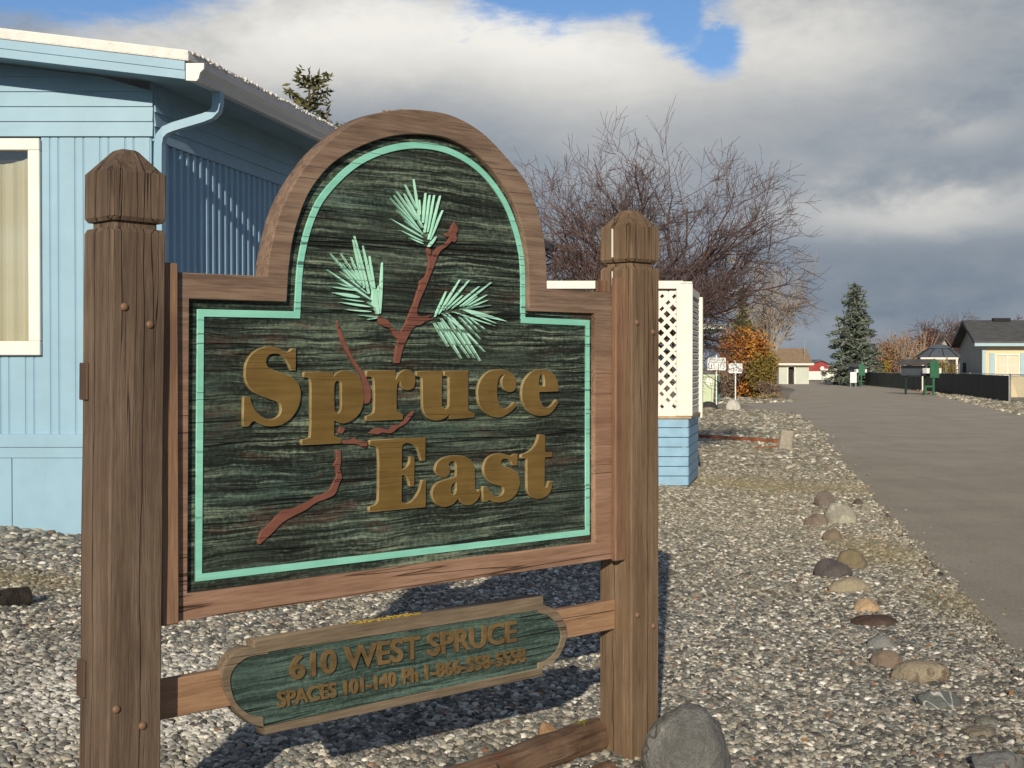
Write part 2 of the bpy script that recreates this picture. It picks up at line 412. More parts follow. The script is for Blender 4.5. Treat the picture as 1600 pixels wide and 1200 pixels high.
# carved panel: real relief, a grid trimmed to the outline
pan_out = offset_poly(fr_in, -.012)
panel = link('carved_panel', prism([pan_out], DP, DF+.055), M['panel'], board)
panel['label'] = 'dark green panel with sandblasted wood grain'
st_out = SP(P_('309,483* 460.6,486.5* 462,460 463.6,431 468,395 479,351 497,310 527,274 556,250 585,235 618,225 651,221.6 684,225.5 713.6,236 743,254 768.6,279 790.6,311 805,344 816,384 820.5,424 821,495.5* 921.5,500* 921.5,836* 305.5,909*'), DP-.006, seg=4)
st_in = offset_poly(st_out, .023)
stripe = link('border_stripe', prism([st_out, st_in], DP-.006, DP+.004, .0008), M['teal'], board)
DL = DP-.0125
def edge2(o):
    o.data.materials.append(M['gold_edge'].m)
    for p in o.data.polygons:
        if p.normal.y > -.95: p.material_index = 1
    return o
LET = [
 ((370,530,6.667), ['617,95* 615,325* 567,325* 545,270 510,210 465,165 410,150 355,158 318,190 308,235 325,285 370,315 440,340 520,365 590,405 640,460 665,530 667,600 650,690 610,770 550,840 470,890 390,908 310,905 240,880 195,855* 165,860 140,890 125,910* 66,910* 74,597* 140,597* 160,670 205,755 260,805 330,832 400,825 450,785 465,730 455,680 420,650 350,625 250,590 170,545 120,485 93,410 90,310 105,240 150,165 215,110 290,82 350,76 420,88 480,115 520,135* 550,125 575,97*']),
 ((0,0,1), ['475.5,581* 520.5,580.5* 521.3,588.7* 528,582 537.3,578.7 546.7,579.6 556,584 562.7,591.3 566.7,600.7 568.7,612.7 568.7,626 566,638 560,648.7 550.7,656.7 540,661 530.7,660.4 522.7,656.7* 522.4,678 525.3,682 534,685.3* 534,692.7* 471.5,695.5* 472,686.8* 481,684.5 485.5,677 486.2,620 485.8,597.5 482.5,590.8 474.3,589.7*',
             '528,595 532.7,598 533.7,607 533.7,635 531.3,643.3 528,645.7 524.7,643.3 522.9,635 522.7,606 524,598']),
 ((520,550,7.5), ['400,215* 735,212* 738,320* 770,265 820,220 870,205 930,230 965,290 968,360 945,420 890,448 835,435 800,395 790,345* 765,370 752,440 750,640 760,690 790,715 825,730* 822,795* 390,805* 395,750* 455,730 487,690 492,560 490,400 480,320 455,293 395,290*']),
 ((640,560,11.4286), ['130,230* 585,215* 580,820 600,870 630,900 670,890 700,850 708,760 705,380 690,330 620,310* 625,225* 1050,210* 1052,920* 1090,955 1165,985* 1165,1055* 715,1085* 720,1000* 660,1050 580,1095 480,1110 380,1090 300,1030 250,930 235,800 230,500 225,370 200,335 130,315*']),
 ((730,560,10), ['700,235 590,180 480,170 370,190 270,260 200,370 170,480 170,600 190,710 240,800 330,880 430,915 520,918 620,880 710,810 785,735* 740,675* 690,735 630,775 570,780 520,740 490,680 475,600 472,450 485,350 510,290 545,262 582,262* 555,310 545,380 560,450 600,500 660,525 720,515 760,470 772,400 765,330 740,275']),
 ((730,560,10), ['1430,515* 1425,430 1400,320 1340,230 1260,185 1180,170 1080,180 990,230 910,320 865,430 855,560 870,680 920,780 1000,860 1100,895 1180,898 1270,880 1350,810 1430,690* 1395,640* 1350,700 1300,750 1250,770 1200,755 1160,700 1140,640 1130,560 1128,525*', '1165,240 1195,270 1212,330 1212,432* 1125,428* 1125,350 1135,290']),
 ((570,680,9.2308), ['75,72* 878,25* 875,370* 815,372* 790,270 750,180 700,135 640,115 590,118 555,140 540,200 538,490* 590,475 630,430 650,370 655,310* 718,308* 715,740* 650,738* 640,670 610,610 575,580 540,578* 535,930 550,970 590,985 650,970 720,910 780,820 810,730 830,645* 888,640* 880,1040* 65,1110* 72,1030* 150,1005 190,950 200,850 205,400 195,230 180,180 140,160 75,148*']),
 ((660,670,7.2727), ['150,460 165,400 220,340 300,310 380,300 460,310 540,345 585,410 600,480 600,660 610,690 630,712 640,690* 662,690* 660,740 635,800 580,850 520,868 460,850 410,790* 370,840 310,875 240,888 170,860 125,800 112,730 135,660 190,605 280,575 350,555 388,535* 390,470 385,400 365,370 335,372 310,390 300,410* 318,450 310,510 275,545 230,550 180,525 155,490', '385,605* 390,680 375,735 350,752 330,720 330,670 345,630']),
 ((660,670,7.2727), ['1083,285* 1080,415* 1025,415* 1005,370 965,342 920,345 898,370 905,410 950,430 1030,460 1085,510 1110,580 1105,650 1070,740 1000,805 900,835 820,830 765,805* 740,828* 690,828* 690,655* 735,652* 760,700 800,750 850,770 900,755 928,710 918,665 870,645 790,620 735,570 702,500 705,410 745,330 810,290 880,280 940,290 1010,310* 1050,283*']),
 ((660,670,7.2727), ['1325,65* 1397,70* 1397,265* 1478,262* 1475,318* 1395,325* 1390,640 1400,665 1420,665* 1440,595* 1483,590* 1475,660 1440,740 1380,785 1310,798 1250,780 1205,730 1192,650 1190,335* 1120,335* 1128,290* 1200,265 1260,215 1300,150']),
]
for (ox, oy, sc), cs in LET:
    edge2(link('letter', prism([SP(P_(c), DL, ox, oy, sc) for c in cs], DL, DP+.004, .0013), M['gold'], board))
G5, BB, II = (500,350,5.2174), (520,550,7.5), (400,480,3.0769)
BR = [(G5, '605,1135* 650,1135* 672,1040 700,960 740,880 775,835 830,820 870,790 935,775* 880,762* 935,735* 860,750 800,745 795,700 810,640 830,590 870,500 900,420 930,350 950,290 985,220 1040,180 1075,140 1090,148 1112,138 1117,110 1112,85 1125,50 1115,10 1096,-18* 1075,20 1060,60 1045,68 1024,78 1028,100 1048,106 1060,110 1030,155 970,185 940,215 915,265 905,280* 905,205* 872,195* 890,300 885,350 870,410 850,440 815,470 815,500 790,570 770,640 745,700 720,760 690,830 660,880* 600,850 560,790 520,770 480,745* 470,760* 490,820 540,840 580,860 610,920 640,945 625,1000'),
 (II, '390,60* 405,95 430,160 465,240 500,290 535,345 553,400 548,455 523,465* 520,400 510,340 480,290 445,230 410,160 395,100'),
 (BB, '90,870* 150,905* 105,965* 65,940*'),
 (BB, '120,1030* 200,1030 260,1008 290,1035 410,1050* 405,1115* 375,1125 320,1095 260,1078 120,1075*'),
 (BB, '430,950* 500,895 560,890 620,905 670,905 720,860 790,850 850,790 900,730 945,690* 960,705* 900,790 850,845 770,890 690,950 580,945 530,965'),
 (II, '385,690* 407,685* 410,740 405,780 415,820 400,850 380,900 330,925 290,940 240,975 190,1000 130,1035 80,1085 20,1140* 10,1138* 25,1080 70,1040 120,985 180,965 250,935 290,910 350,885 375,840 390,810 385,770 375,760 390,730')]
for i, ((ox, oy, sc), c) in enumerate(BR):
    link('branch' if i == 0 else 'twig', prism([SP(P_(c), DP-.009, ox, oy, sc, 3)], DP-.009, DP+.004, .001), M['root'], board)
ND = [((600,270,9.2308), '435,90,520,670,22 310,170,480,520,20 190,270,470,680,24 295,300,560,790,44 150,320,560,890,24 95,365,490,800,18 190,535,520,860,20 95,665,560,935,34 300,690,520,860,22 230,830,560,990,26 365,940,565,1025,26 515,390,525,605,16 605,290,567,720,22 665,320,590,860,26 730,320,630,855,22 815,330,648,960,24 850,540,665,970,22 755,920,645,1070,36'),
 ((500,360,8.0), '135,290,430,640,22 265,290,510,660,16 260,400,520,690,24 395,335,515,660,22 415,115,560,720,26 435,70,620,790,30 540,190,690,860,24 625,320,700,860,24 782,400,750,1040,34 735,690,742,1000,14 710,730,717,1040,18 90,495,640,870,38 250,515,590,790,22 205,655,460,740,24 130,705,455,752,26 165,780,490,835,54 280,855,545,890,20 250,900,620,955,34 310,990,635,1015,24 480,1060,712,1080,26 600,1115,710,1092,22 600,895,690,970,20 655,800,690,975,44 660,760,725,1045,60'),
 ((660,420,8.0), '305,280,160,600,22 475,135,205,570,24 590,145,260,520,24 510,330,305,510,18 715,220,370,500,22 865,170,480,470,22 685,345,510,475,16 810,325,560,465,22 825,390,570,485,22 855,455,480,505,24 1045,655,500,505,56 925,685,500,510,30 905,715,385,540,26 850,810,580,610,22 720,795,500,575,22 725,880,460,600,22 780,1040,310,555,36 725,1150,390,620,32 650,1115,330,640,28 590,1115,235,620,26 490,1120,205,670,30 420,960,240,665,22 325,970,150,680,26 560,810,250,560,28')]
for (ox, oy, sc), s in ND:
    bm = bmesh.new()
    for i, t in enumerate(s.split()):
        x0, y0, x1, y1, w = map(float, t.split(',')); yf = DP-.0095-.00012*i
        dx_, dy_ = x1-x0, y1-y0; L = math.hypot(dx_, dy_); nx, ny = -dy_/L*w*.40, dx_/L*w*.40
        prof = [(0, .12), (.15, .45), (.4, .85), (.65, 1), (.88, .7), (1, .3)]
        up = [(x0+dx_*a+nx*b, y0+dy_*a+ny*b) for a, b in prof]; dn = [(x0+dx_*a-nx*b, y0+dy_*a-ny*b) for a, b in prof][::-1]
        ring = [S(ox+x/sc, oy+y/sc, DP-.008) for x, y in up+dn]
        f = [bm.verts.new((u, yf, h)) for u, h in ring]; b = [bm.verts.new((u, DP+.004, h)) for u, h in ring]
        n = len(f); bm.faces.new(f)
        for k in range(n): bm.faces.new((f[k], b[k], b[(k+1) % n], f[(k+1) % n]))
    obj('needle_spray', bm, M['mint'], board)
# cleats that hold the board to the posts
def cleat(u0, u1, z0, z1, slope):
    bm = bmesh.new(); y0, y1 = .030, .030+.105
    a, b = (z1, z1-slope) if slope > 0 else (z1+slope, z1)
    hexa(bm, [(u0,y0,z0),(u1,y0,z0),(u1,y1,z0),(u0,y1,z0),(u0,y0,a),(u1,y0,b),(u1,y1,b),(u0,y1,a)]); return bevel(bm, .004)
zt = S(275, 411, .03)[1]; zb = S(272, 972, .03)[1]
def cleat2(u0, u1, z0, z1):
    return boxes((u0, u1, .030, DF-.001, z0, z1), bev=.004)
obj('cleat', cleat2(PW, PW+.060, zb-.008, zt), M['cleat'], sign)
zt = S(962, 433, .03)[1]; zb = S(962, 876, .03)[1]
obj('cleat', cleat2(U2-.062, U2, zb-.004, zt), M['cleat'], sign)
obj('cleat', boxes((U2-.058, U2, DF+.072, .150, zb+.02, zt-.006), bev=.004), M['cleat'], sign)
obj('cleat', boxes((PW, PW+.055, DF+.072, .150, zb+.02, zt-.006), bev=.004), M['cleat'], sign)
# lower rail with the address plaque
rz1 = S(262, 1063, .085)[1]; rz0 = S(262, 1124, .085)[1]
obj('rail', boxes((PW-.002, U2+.002, .090, .090+.038, rz0, rz1), bev=.003), M['rail'], sign)
DQ = .078
pq = SP(P_('398,1001* 849,930* 849,945* 868,953 882,972 886,994 878,1018 866,1034 848,1042* 848,1056* 413,1148* 412,1136* 392,1130 368,1108 352,1080 347,1058 352,1040 366,1022 384,1012 398,1012*'), DQ)
pq_in = SP(P_('420,1019* 841,953* 841,958* 856,962 870,974 877,992 872,1013 858,1029 841,1036* 841,1045* 412,1135* 412,1120* 390,1116 371,1100 362,1078 361,1056 370,1040 386,1028 402,1024 420,1022*'), DQ)
# keep the plaque level: straighten top and bottom lines
plq = link('address_plaque', prism([pq, pq_in], DQ, DQ+.05, .0015), M['trim'], sign)
plq['label'] = 'small long plaque with rounded ends and the address in raised letters'
link('plaque_panel', prism([offset_poly(pq_in, -.006)], DQ+.006, DQ+.045), M['plaque'], plq)
def txt(s, p0, p1, ht0, bold, name='lettering', yf=DQ-.004, **k):
    """fit a line between two pixels of its baseline, height in pixels at its start"""
    u0, h0 = S(*p0, DQ); u1, h1 = S(*p1, DQ); top = S(p0[0], p0[1]-ht0, DQ)[1]
    me = text_mesh(s, u0, u1, 0, top-h0, yf, DQ+.013, bold, **k)
    for v in me.vertices: v.co.z += h0 + (v.co.x-u0)/(u1-u0)*(h1-h0)
    return link(name, me, M['bronze'], plq)
txt('610 WEST SPRUCE', (453, 1063.5), (807, 1002.5), 40, .022)
txt('SPACES 101-140', (434, 1106), (618.5, 1072), 25, .024)
txt('Ph', (629, 1069.5), (653, 1065), 24, .024)
txt('1-866-558-5558', (664.5, 1062.5), (821, 1034), 24, .024)
# lichen on the plaque's and the arch's upper edge
def lichen_mat():
    m = Mat('lichen', .9, .1); n = m.obj.noise(70, 4, .7); m.col(n.ramp([(.35, (.30,.20,.03)), (.6, (.50,.36,.07))])); m.bump(n, .003); return m
M['lichen'] = lichen_mat()


def lichen_patch(name, pts, n, spread, parent, seed):
    rnd = random.Random(seed); bm = bmesh.new()
    for _ in range(n):
        u, y, h = rnd.choice(pts); r = rnd.uniform(.003, .008)
        mt = Matrix.Translation((u+rnd.gauss(0, spread), y+rnd.uniform(0, .035), h+rnd.gauss(0, .0012))) @ Matrix.Diagonal((1, 1, .35, 1))
        bmesh.ops.create_icosphere(bm, subdivisions=1, radius=r, matrix=mt)
    obj(name, bm, M['lichen'], parent)
top = [(u, DF+.012, h) for u, h in fr_out if h > S(640, 178, DF)[1]]
lichen_patch('lichen', top, 90, .012, board, 2)
lichen_patch('lichen', [(*S(x, 1001+(x-398)*-.1574-1, DQ)[:1], DQ+.004, S(x, 1001+(x-398)*-.1574-1, DQ)[1]) for x in range(555, 660, 6)], 110, .008, plq, 3)
M['drip'] = plain('white_paint_drip', (.68,.66,.60), .6)
obj('paint_drip', boxes((-.0015, .001, .100, .109, 2.145, 2.262), (-.0015, .001, .102, .108, 2.03, 2.088), bev=.0006), M['drip'], pR)
# ================================================================== GROUND
def ground_mats():
    m = Mat('gravel_ground', .9, .15); c = m.pos
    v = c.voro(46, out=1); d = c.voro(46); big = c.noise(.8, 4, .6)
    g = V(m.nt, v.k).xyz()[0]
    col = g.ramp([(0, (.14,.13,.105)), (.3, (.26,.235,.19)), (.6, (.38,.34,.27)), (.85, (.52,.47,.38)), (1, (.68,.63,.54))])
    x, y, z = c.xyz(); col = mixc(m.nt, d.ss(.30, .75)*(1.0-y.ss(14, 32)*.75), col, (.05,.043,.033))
    col = mixc(m.nt, big.ss(.45,.7)*.5, col, mixc(m.nt, .5, col, (.17,.135,.075)))
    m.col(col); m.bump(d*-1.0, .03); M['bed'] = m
    m = Mat('asphalt', .85, .2); c = m.pos
    f = c.noise(200, 3, .85); a = c.noise(42, 6, .8); b = c.noise(.6, 6, .65); w = c.scale((1,.12,1)).noise(2.2, 4, .6)
    t = f*.55 + a*.65 + b*.22 + w*.12 - .06
    col = t.ramp([(.46, (.19,.165,.127)), (.69, (.375,.330,.262)), (.92, (.66,.60,.49))])
    spk = c.voro(34).ss(.16, .10)*c.noise(9, 3, .7).ss(.5, .6); col = mixc(m.nt, spk*.6, col, (.50,.46,.39))
    stain = c.noise(.9, 4, .7).ss(.60, .72); col = mixc(m.nt, stain*.25, col, (.14,.118,.092))
    m.col(col); m.bump(f + a*.9, .012); M['asphalt'] = m
    m = Mat('pebble', .7, .3); r = m.rand
    r2 = (r*37.31)._m('FRACT'); r3 = (r*91.7)._m('FRACT')
    col = r.ramp([(0, (.045,.046,.044)), (.25, (.105,.103,.093)), (.48, (.19,.182,.155)), (.68, (.30,.282,.232)), (.84, (.45,.42,.345)), (.94, (.66,.62,.53)), (1, (.80,.77,.69))])
    col = mixc(m.nt, r2.ss(.86, 1.0)*.6, col, (.33,.235,.145))
    col = mixc(m.nt, r3.ss(.80, 1.0)*.6, col, (.20,.24,.235))
    col = mixc(m.nt, (r3.ss(.0, .012)*-1.0+1.0)*.8, col, (.34,.14,.06))
    n = m.obj.noise(2.0, 4, .6); col = mixc(m.nt, n.ss(.5,.75)*.35, col, (.12,.11,.10))
    # damp, soil-stained and mossy stretches of the bed
    pn = m.pos.noise(.55, 3, .6); col = mixc(m.nt, pn.ss(.50,.66)*.45, col, mixc(m.nt, .6, col, (.12,.10,.065)))
    x, y, z = m.pos.xyz()
    def patch(cx, cy, rx, ry): return ((((x-cx)/rx)*((x-cx)/rx) + ((y-cy)/ry)*((y-cy)/ry))*-1.0).exp()
    ms = patch(3.6, 19.0, 1.3, 1.0) + patch(3.3, 12.6, .35, 1.1) + patch(3.2, 9.6, .35, .9)*.7 + patch(-3.6, 8.2, 1.6, .28)*1.2
    ms = (ms*(pn+.4)).clamp()
    col = mixc(m.nt, ms*.75, col, mixc(m.nt, r2, (.15,.125,.045), (.24,.19,.09)))
    dm = patch(2.6, 6.6, 1.0, 1.6) + patch(1.5, 5.0, 1.3, .8)*.9 + patch(3.0, 9.0, .5, 1.4)*.7; col = mixc(m.nt, ((dm*(pn+.55)).clamp())*.55*r2.ss(1.0,.35), col, mixc(m.nt, .5, col, (.055,.045,.030)))
    mid = y.ss(8, 16); col = mixc(m.nt, mid*.22, col, (.42,.36,.22))
    wp = patch(-1.55, 5.9, .62, .75)*(pn+.25); col = mixc(m.nt, (wp*1.1).clamp()*r2.ss(.25,.6), col, (.74,.73,.68))
    m.col(col); M['pebble'] = m
ground_mats()
EDGE = [(1.75,-6), (2.0,2.6), (2.94,7.9), (3.93,13.6), (4.9,19.2), (6.64,28.5), (8.2,37), (9.6,45.5), (9.9,49.5), (9.2,52.5), (7.4,54), (3.5,54.2), (-8,54.0)]
EDGE2 = [(-8,61.5), (4,61.5), (8.6,61.5), (11.2,62.5), (13.0,66), (14.5,72), (17,84), (20.5,100), (24,125), (27,140), (31,150)]
RIGHT = [(36,150), (34.5,135), (31.5,120), (27.6,93), (21.3,65), (17.4,46.8), (12.8,26), (9.5,8), (8.6,-6)]
def smooth_line(p, n=6):
    r = []
    for i in range(len(p)-1):
        p0, p1, p2, p3 = [Vector(p[max(0, min(len(p)-1, k))]) for k in (i-1, i, i+1, i+2)]
        for k in range(n):
            t = k/n; r.append(.5*((2*p1)+(p2-p0)*t+(2*p0-5*p1+4*p2-p3)*t*t+(3*p1-p0-3*p2+p3)*t**3))
    return r + [Vector(p[-1])]
eL = smooth_line(EDGE)
road_pts = [(p.x+.05*mnoise.noise((p.x*3, p.y*3, 0)), p.y) for p in eL] + [tuple(p) for p in smooth_line(EDGE2)] + [tuple(p) for p in smooth_line(RIGHT)]
def edge_x(y):
    for a, b in zip(eL, eL[1:]):
        if a.y <= y < b.y: return a.x + (b.x-a.x)*(y-a.y)/(b.y-a.y)
    return 99
# the ground: one sheet, finely divided near the camera, reaching the horizon
def axis(lo, hi, fine_lo, fine_hi, step, grow=1.35):
    v = []; x = fine_lo
    while x < fine_hi: v.append(x); x += step
    s = step
    while x < hi: v.append(x); s *= grow; x += s
    v.append(hi); x = fine_lo; s = step
    while x > lo: s *= grow; x -= s; v.append(max(x, lo))
    return sorted(set(v))
xs, ys = axis(-2500, 2500, -8, 10, .2), axis(-300, 3000, 2.0, 32, .25)
verts = [(x, y, gz(x, y)-.012) for y in ys for x in xs]; nx = len(xs)
def under(x, y): return -.03 if (y < 53 and x > edge_x(y)-.02) else 0
verts = [(x, y, min(z, -.014) if (y < 53 and x > edge_x(y)) else z) for x, y, z in verts]
me = bpy.data.meshes.new('ground'); me.from_pydata(verts, [], [(j*nx+i, j*nx+i+1, (j+1)*nx+i+1, (j+1)*nx+i) for j in range(len(ys)-1) for i in range(nx-1)])
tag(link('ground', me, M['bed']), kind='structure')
bm = bmesh.new(); f = bm.faces.new([bm.verts.new((x, y, .004)) for x, y in road_pts]); bmesh.ops.triangulate(bm, faces=[f])
tag(obj('road', bm, M['asphalt']), kind='structure')

# gravel: loose stones lying on the bed (nobody could count them)
random.seed(5)
def pebble_meshes(n=7):
    col = bpy.data.collections.new('pebble shapes')
    for i in range(n):
        bm = bmesh.new(); bmesh.ops.create_icosphere(bm, subdivisions=2, radius=1)
        sx, sy, sz = random.uniform(.85,1.25), random.uniform(.65,.95), random.uniform(.42,.7)
        for v in bm.verts:
            p = v.co.normalized(); k = 1+.22*mnoise.noise(p*1.3+Vector((i*7,0,0)))+.06*mnoise.noise(p*3+Vector((0,i*5,0)))
            v.co = Vector((p.x*sx*k, p.y*sy*k, p.z*sz*k))
        me = bpy.data.meshes.new('pebble'); bm.to_mesh(me); bm.free(); me.materials.append(M['pebble'].m)
        for p in me.polygons: p.use_smooth = True
        col.objects.link(bpy.data.objects.new('pebble', me))
    return col
def gravel():
    vs, fs, den, siz = [], [], [], []
    def cell(x, y, s, d, r):
        b = len(vs)
        for ax, ay in ((0,0),(s,0),(s,s),(0,s)):
            px_, py_ = x+ax, y+ay; vs.append((px_, py_, gz(px_, py_) - r*.15))
        fs.append((b, b+1, b+2, b+3)); den.append(d); siz.append(r)
    s = .125; y = 4.4
    # (cells grow with distance)
    while y < 54:
        x = -.80*y - 1.0
        while x < .34*y+1.5:
            ex = edge_x(y) + .10*mnoise.noise((x*2.1, y*2.1, 3)) + .05*mnoise.noise((x*7, y*7, 3))
            hx = -2.6 + .205*(y-10)
            if ex <= x+s*.5 < ex+.7 and y < 34: cell(x, y, s, (260 if y < 15 else 90)*math.exp(-(x+s*.5-ex)*7), .008 if y < 15 else .013)
            if x+s*.5 < ex and not (y > 10.1 and x < hx-.1) :
                big = .7+.5*mnoise.noise((x*.7, y*.7, 8))
                foot = sst(8.2, 9.8, y) if x < -2.0 else 0
                e = sst(.5, .05, ex-x)
                if y < 9.5: r, d = .0084, 9200
                elif y < 15: r, d = .0102, 5600
                elif y < 22: r, d = .0145, 2700
                elif y < 32: r, d = .027, 700
                else: r, d = .036, 330
                r *= 1+.18*big+.75*foot-.2*e; d = d/(1+.9*foot)*(1-.45*e)*(1-.35*max(0, mnoise.noise((x*.8, y*.8, 20))))
                cell(x, y, s, d*(.6 if x < -.44*y-.3 else 1), r)
            x += s
        if y > 32: s = .25
        y += s
    # beyond the lane and along the right-hand verge
    for (x0, x1, y0, y1, r, d) in ((6, 13.2, 61.6, 71, .075, 75),):
        y = y0
        while y < y1:
            x = x0
            while x < min(x1, 9.0+(y-61.6)*1.2): cell(x, y, .5, d, r); x += .5
            y += .5
    y = 40
    while y < 100:
        ex = 17.4 + (y-46.8)*.215; x = ex+.1
        while x < ex+2.3: cell(x, y, .5, 45, .055); x += .5
        y += .5
    me = bpy.data.meshes.new('gravel'); me.from_pydata(vs, [], fs)
    for nm, data in (('dens', den), ('rad', siz)):
        a = me.attributes.new(nm, 'FLOAT', 'FACE'); a.data.foreach_set('value', data)
    o = link('gravel', me, M['pebble']); tag(o, kind='stuff')
    o['label'] = 'loose grey and tan river gravel covering the bed beside the road'; o['category'] = 'gravel'
    ng = bpy.data.node_groups.new('scatter pebbles', 'GeometryNodeTree')
    ng.interface.new_socket('Geometry', in_out='INPUT', socket_type='NodeSocketGeometry'); ng.interface.new_socket('Geometry', in_out='OUTPUT', socket_type='NodeSocketGeometry')
    N = ng.nodes.new; L = ng.links.new
    gi, go = N('NodeGroupInput'), N('NodeGroupOutput')
    dp = N('GeometryNodeDistributePointsOnFaces'); ip = N('GeometryNodeInstanceOnPoints'); ci = N('GeometryNodeCollectionInfo')
    ci.inputs['Collection'].default_value = pebble_meshes(); ci.inputs['Separate Children'].default_value = True
    def attr(nm):
        n = N('GeometryNodeInputNamedAttribute'); n.data_type = 'FLOAT'; n.inputs[0].default_value = nm; return n.outputs[0]
    L(gi.outputs[0], dp.inputs['Mesh']); L(attr('dens'), dp.inputs['Density'])
    rv = N('FunctionNodeRandomValue'); rv.data_type = 'FLOAT_VECTOR'; rv.inputs[0].default_value = (-.55,-.55,0); rv.inputs[1].default_value = (.55,.55,6.283)
    rs = N('FunctionNodeRandomValue'); rs.data_type = 'FLOAT'; rs.inputs[2].default_value = 0; rs.inputs[3].default_value = 1; rs.inputs['Seed'].default_value = 4
    pw = N('ShaderNodeMath'); pw.operation = 'POWER'; L(rs.outputs[1], pw.inputs[0]); pw.inputs[1].default_value = 3.6
    ma = N('ShaderNodeMath'); ma.operation = 'MULTIPLY_ADD'; L(pw.outputs[0], ma.inputs[0]); ma.inputs[1].default_value = 2.1; ma.inputs[2].default_value = .55
    mu = N('ShaderNodeMath'); mu.operation = 'MULTIPLY'; L(ma.outputs[0], mu.inputs[0]); L(attr('rad'), mu.inputs[1])
    L(dp.outputs['Points'], ip.inputs['Points']); L(ci.outputs[0], ip.inputs['Instance']); ip.inputs['Pick Instance'].default_value = True
    L(rv.outputs[0], ip.inputs['Rotation']); L(mu.outputs[0], ip.inputs['Scale']); L(ip.outputs[0], go.inputs[0])
    md = o.modifiers.new('scatter', 'NODES'); md.node_group = ng
gravel()

# ------------------------------------------------------------------ rocks
def rock_mat(name, c1, c2, spots=None, vein=False, crack=False):
    m = Mat(name, .85, .2); n = m.obj.noise(5, 5, .65); f = m.obj.noise(60, 4, .7)
    col = mixc(m.nt, (n*.8+f*.35).ss(.35,.8), c1, c2)
    col = mixc(m.nt, f.ss(.62,.70)*.4, col, tuple(min(1, x*1.7) for x in c2))
    if spots: col = mixc(m.nt, m.obj.noise(9, 5, .7, .5).ss(.50,.60)*.85, col, spots)
    if vein:
        w = m.obj.noise(4.5, 2, .4, .6); col = mixc(m.nt, 1.0-((w-.5).abs()*60.0).clamp(), col, (.55,.55,.50))
    if crack:
        w = m.obj.noise(3.2, 4, .6, .4); ck = (1.0-((w-.52).abs()*45.0).clamp())*m.obj.noise(5, 2).ss(.45,.55); col = mixc(m.nt, ck*.8, col, (.03,.03,.028))
    pit = m.obj.noise(130, 3, .8); col = mixc(m.nt, pit.ss(.56,.70)*.45, col, tuple(x*.4 for x in c1)); li = m.obj.noise(11, 5, .75).ss(.62,.68); col = mixc(m.nt, li*.4, col, tuple(min(.6, x*1.6+.04) for x in c2))
    m.col(col); m.bump(n*.8+f*.5+m.obj.noise(18,4,.7)*.6+pit*.25, .022); return m
def rock_mesh(w, dpt, h, seed, flat=.0, ang=0.0, sub=4):
    bm = bmesh.new(); bmesh.ops.create_icosphere(bm, subdivisions=sub, radius=1); off = Vector((seed*3.7, seed*1.3, seed*.7))
    rnd = random.Random(seed)
    planes = [(Vector((rnd.uniform(-1,1), rnd.uniform(-1,1), rnd.uniform(-.2,1))).normalized(), rnd.uniform(.62,.9)) for _ in range(int(ang*12))]
    for v in bm.verts:
        p = v.co.normalized(); k = 1+.16*mnoise.noise(p*1.1+off)+.08*mnoise.noise(p*2.6+off)+.035*mnoise.noise(p*6+off)+.012*mnoise.noise(p*15+off)
        q_ = p*k
        for n_, d_ in planes:
            e = q_.dot(n_)-d_
            if e > 0: q_ -= n_*e*.9
        v.co = Vector((q_.x*w/2, q_.y*dpt/2, (q_.z*.5+.28)*h if q_.z > -.56 else 0))
    return bm
def rock(label, x0, x1, y0, y1, c1, c2, seed, spots=None, vein=False, ang=0.0, dep=.8, group=None, base_off=0, name='rock', rz=0, Y=None):
    """x0..x1, y0..y1: where it stands in the photograph; the foot gives the distance"""
    p = onground((x0+x1)/2, y1+base_off); w = (x1-x0)*p.y/F*1.02; h = (y1-y0)*p.y/F*1.0
    look = (CAMZ-p.z)/p.y; h2 = max(.03, h - w*dep*look*.55)
    o = obj(name, rock_mesh(w, w*dep, h2/.78, seed, ang=ang), rock_mat(name+'_stone', c1, c2, spots, vein), smooth=True)
    o.location = (p.x, p.y+w*dep*.42, p.z-.012-h2*.09); o.rotation_euler = (0, 0, rz)
    return tag(o, label, 'rock', group)
G = 'stones lining the edge of the gravel bed'
# the boulder at the foot of the right-hand post
bo = obj('boulder', rock_mesh(.335, .30, .47, 12), rock_mat('boulder_stone', (.105,.105,.10), (.235,.23,.215), crack=True), smooth=True)
bo.location = (.700, 5.44, -.005); bo.rotation_euler = (0, 0, .2); tag(bo, 'big rounded dark grey boulder leaning at the foot of the right sign post', 'boulder')
rock('oval tan stone with purplish brown patches, biggest by the road edge', 1403,1491,1020,1066, (.24,.20,.14), (.36,.31,.22), 4, (.13,.085,.065), dep=.7, group=G)
rock('smooth flat grey stone behind the brownish one', 1358,1402,986,1014, (.19,.195,.185), (.25,.25,.235), 5, dep=.8, group=G)
rock('brownish grey stone wedged between the flat grey and the oval tan stone', 1366,1413,1008,1044, (.17,.13,.10), (.26,.20,.155), 6, group=G)
rock('dark grey slab crossed by thin white veins', 1432,1509,1072,1110, (.10,.11,.105), (.17,.18,.165), 7, vein=True, ang=.6, dep=.75, group=G)
rock('small blocky orange tan stone', 1337,1378,928,957, (.40,.27,.155), (.52,.38,.24), 8, ang=.5, dep=.7, group=G)
rock('long beige stone lying on its side', 1298,1363,897,926, (.28,.235,.16), (.38,.33,.23), 9, dep=.5, group=G, rz=.25)
rock('dark charcoal jagged stone with a pointed top', 1277,1334,864,903, (.075,.065,.062), (.14,.12,.115), 10, ang=.9, dep=.7, group=G)
rock('round olive brown stone behind the jagged dark one', 1311,1357,850,890, (.17,.14,.085), (.25,.21,.13), 11, group=G)
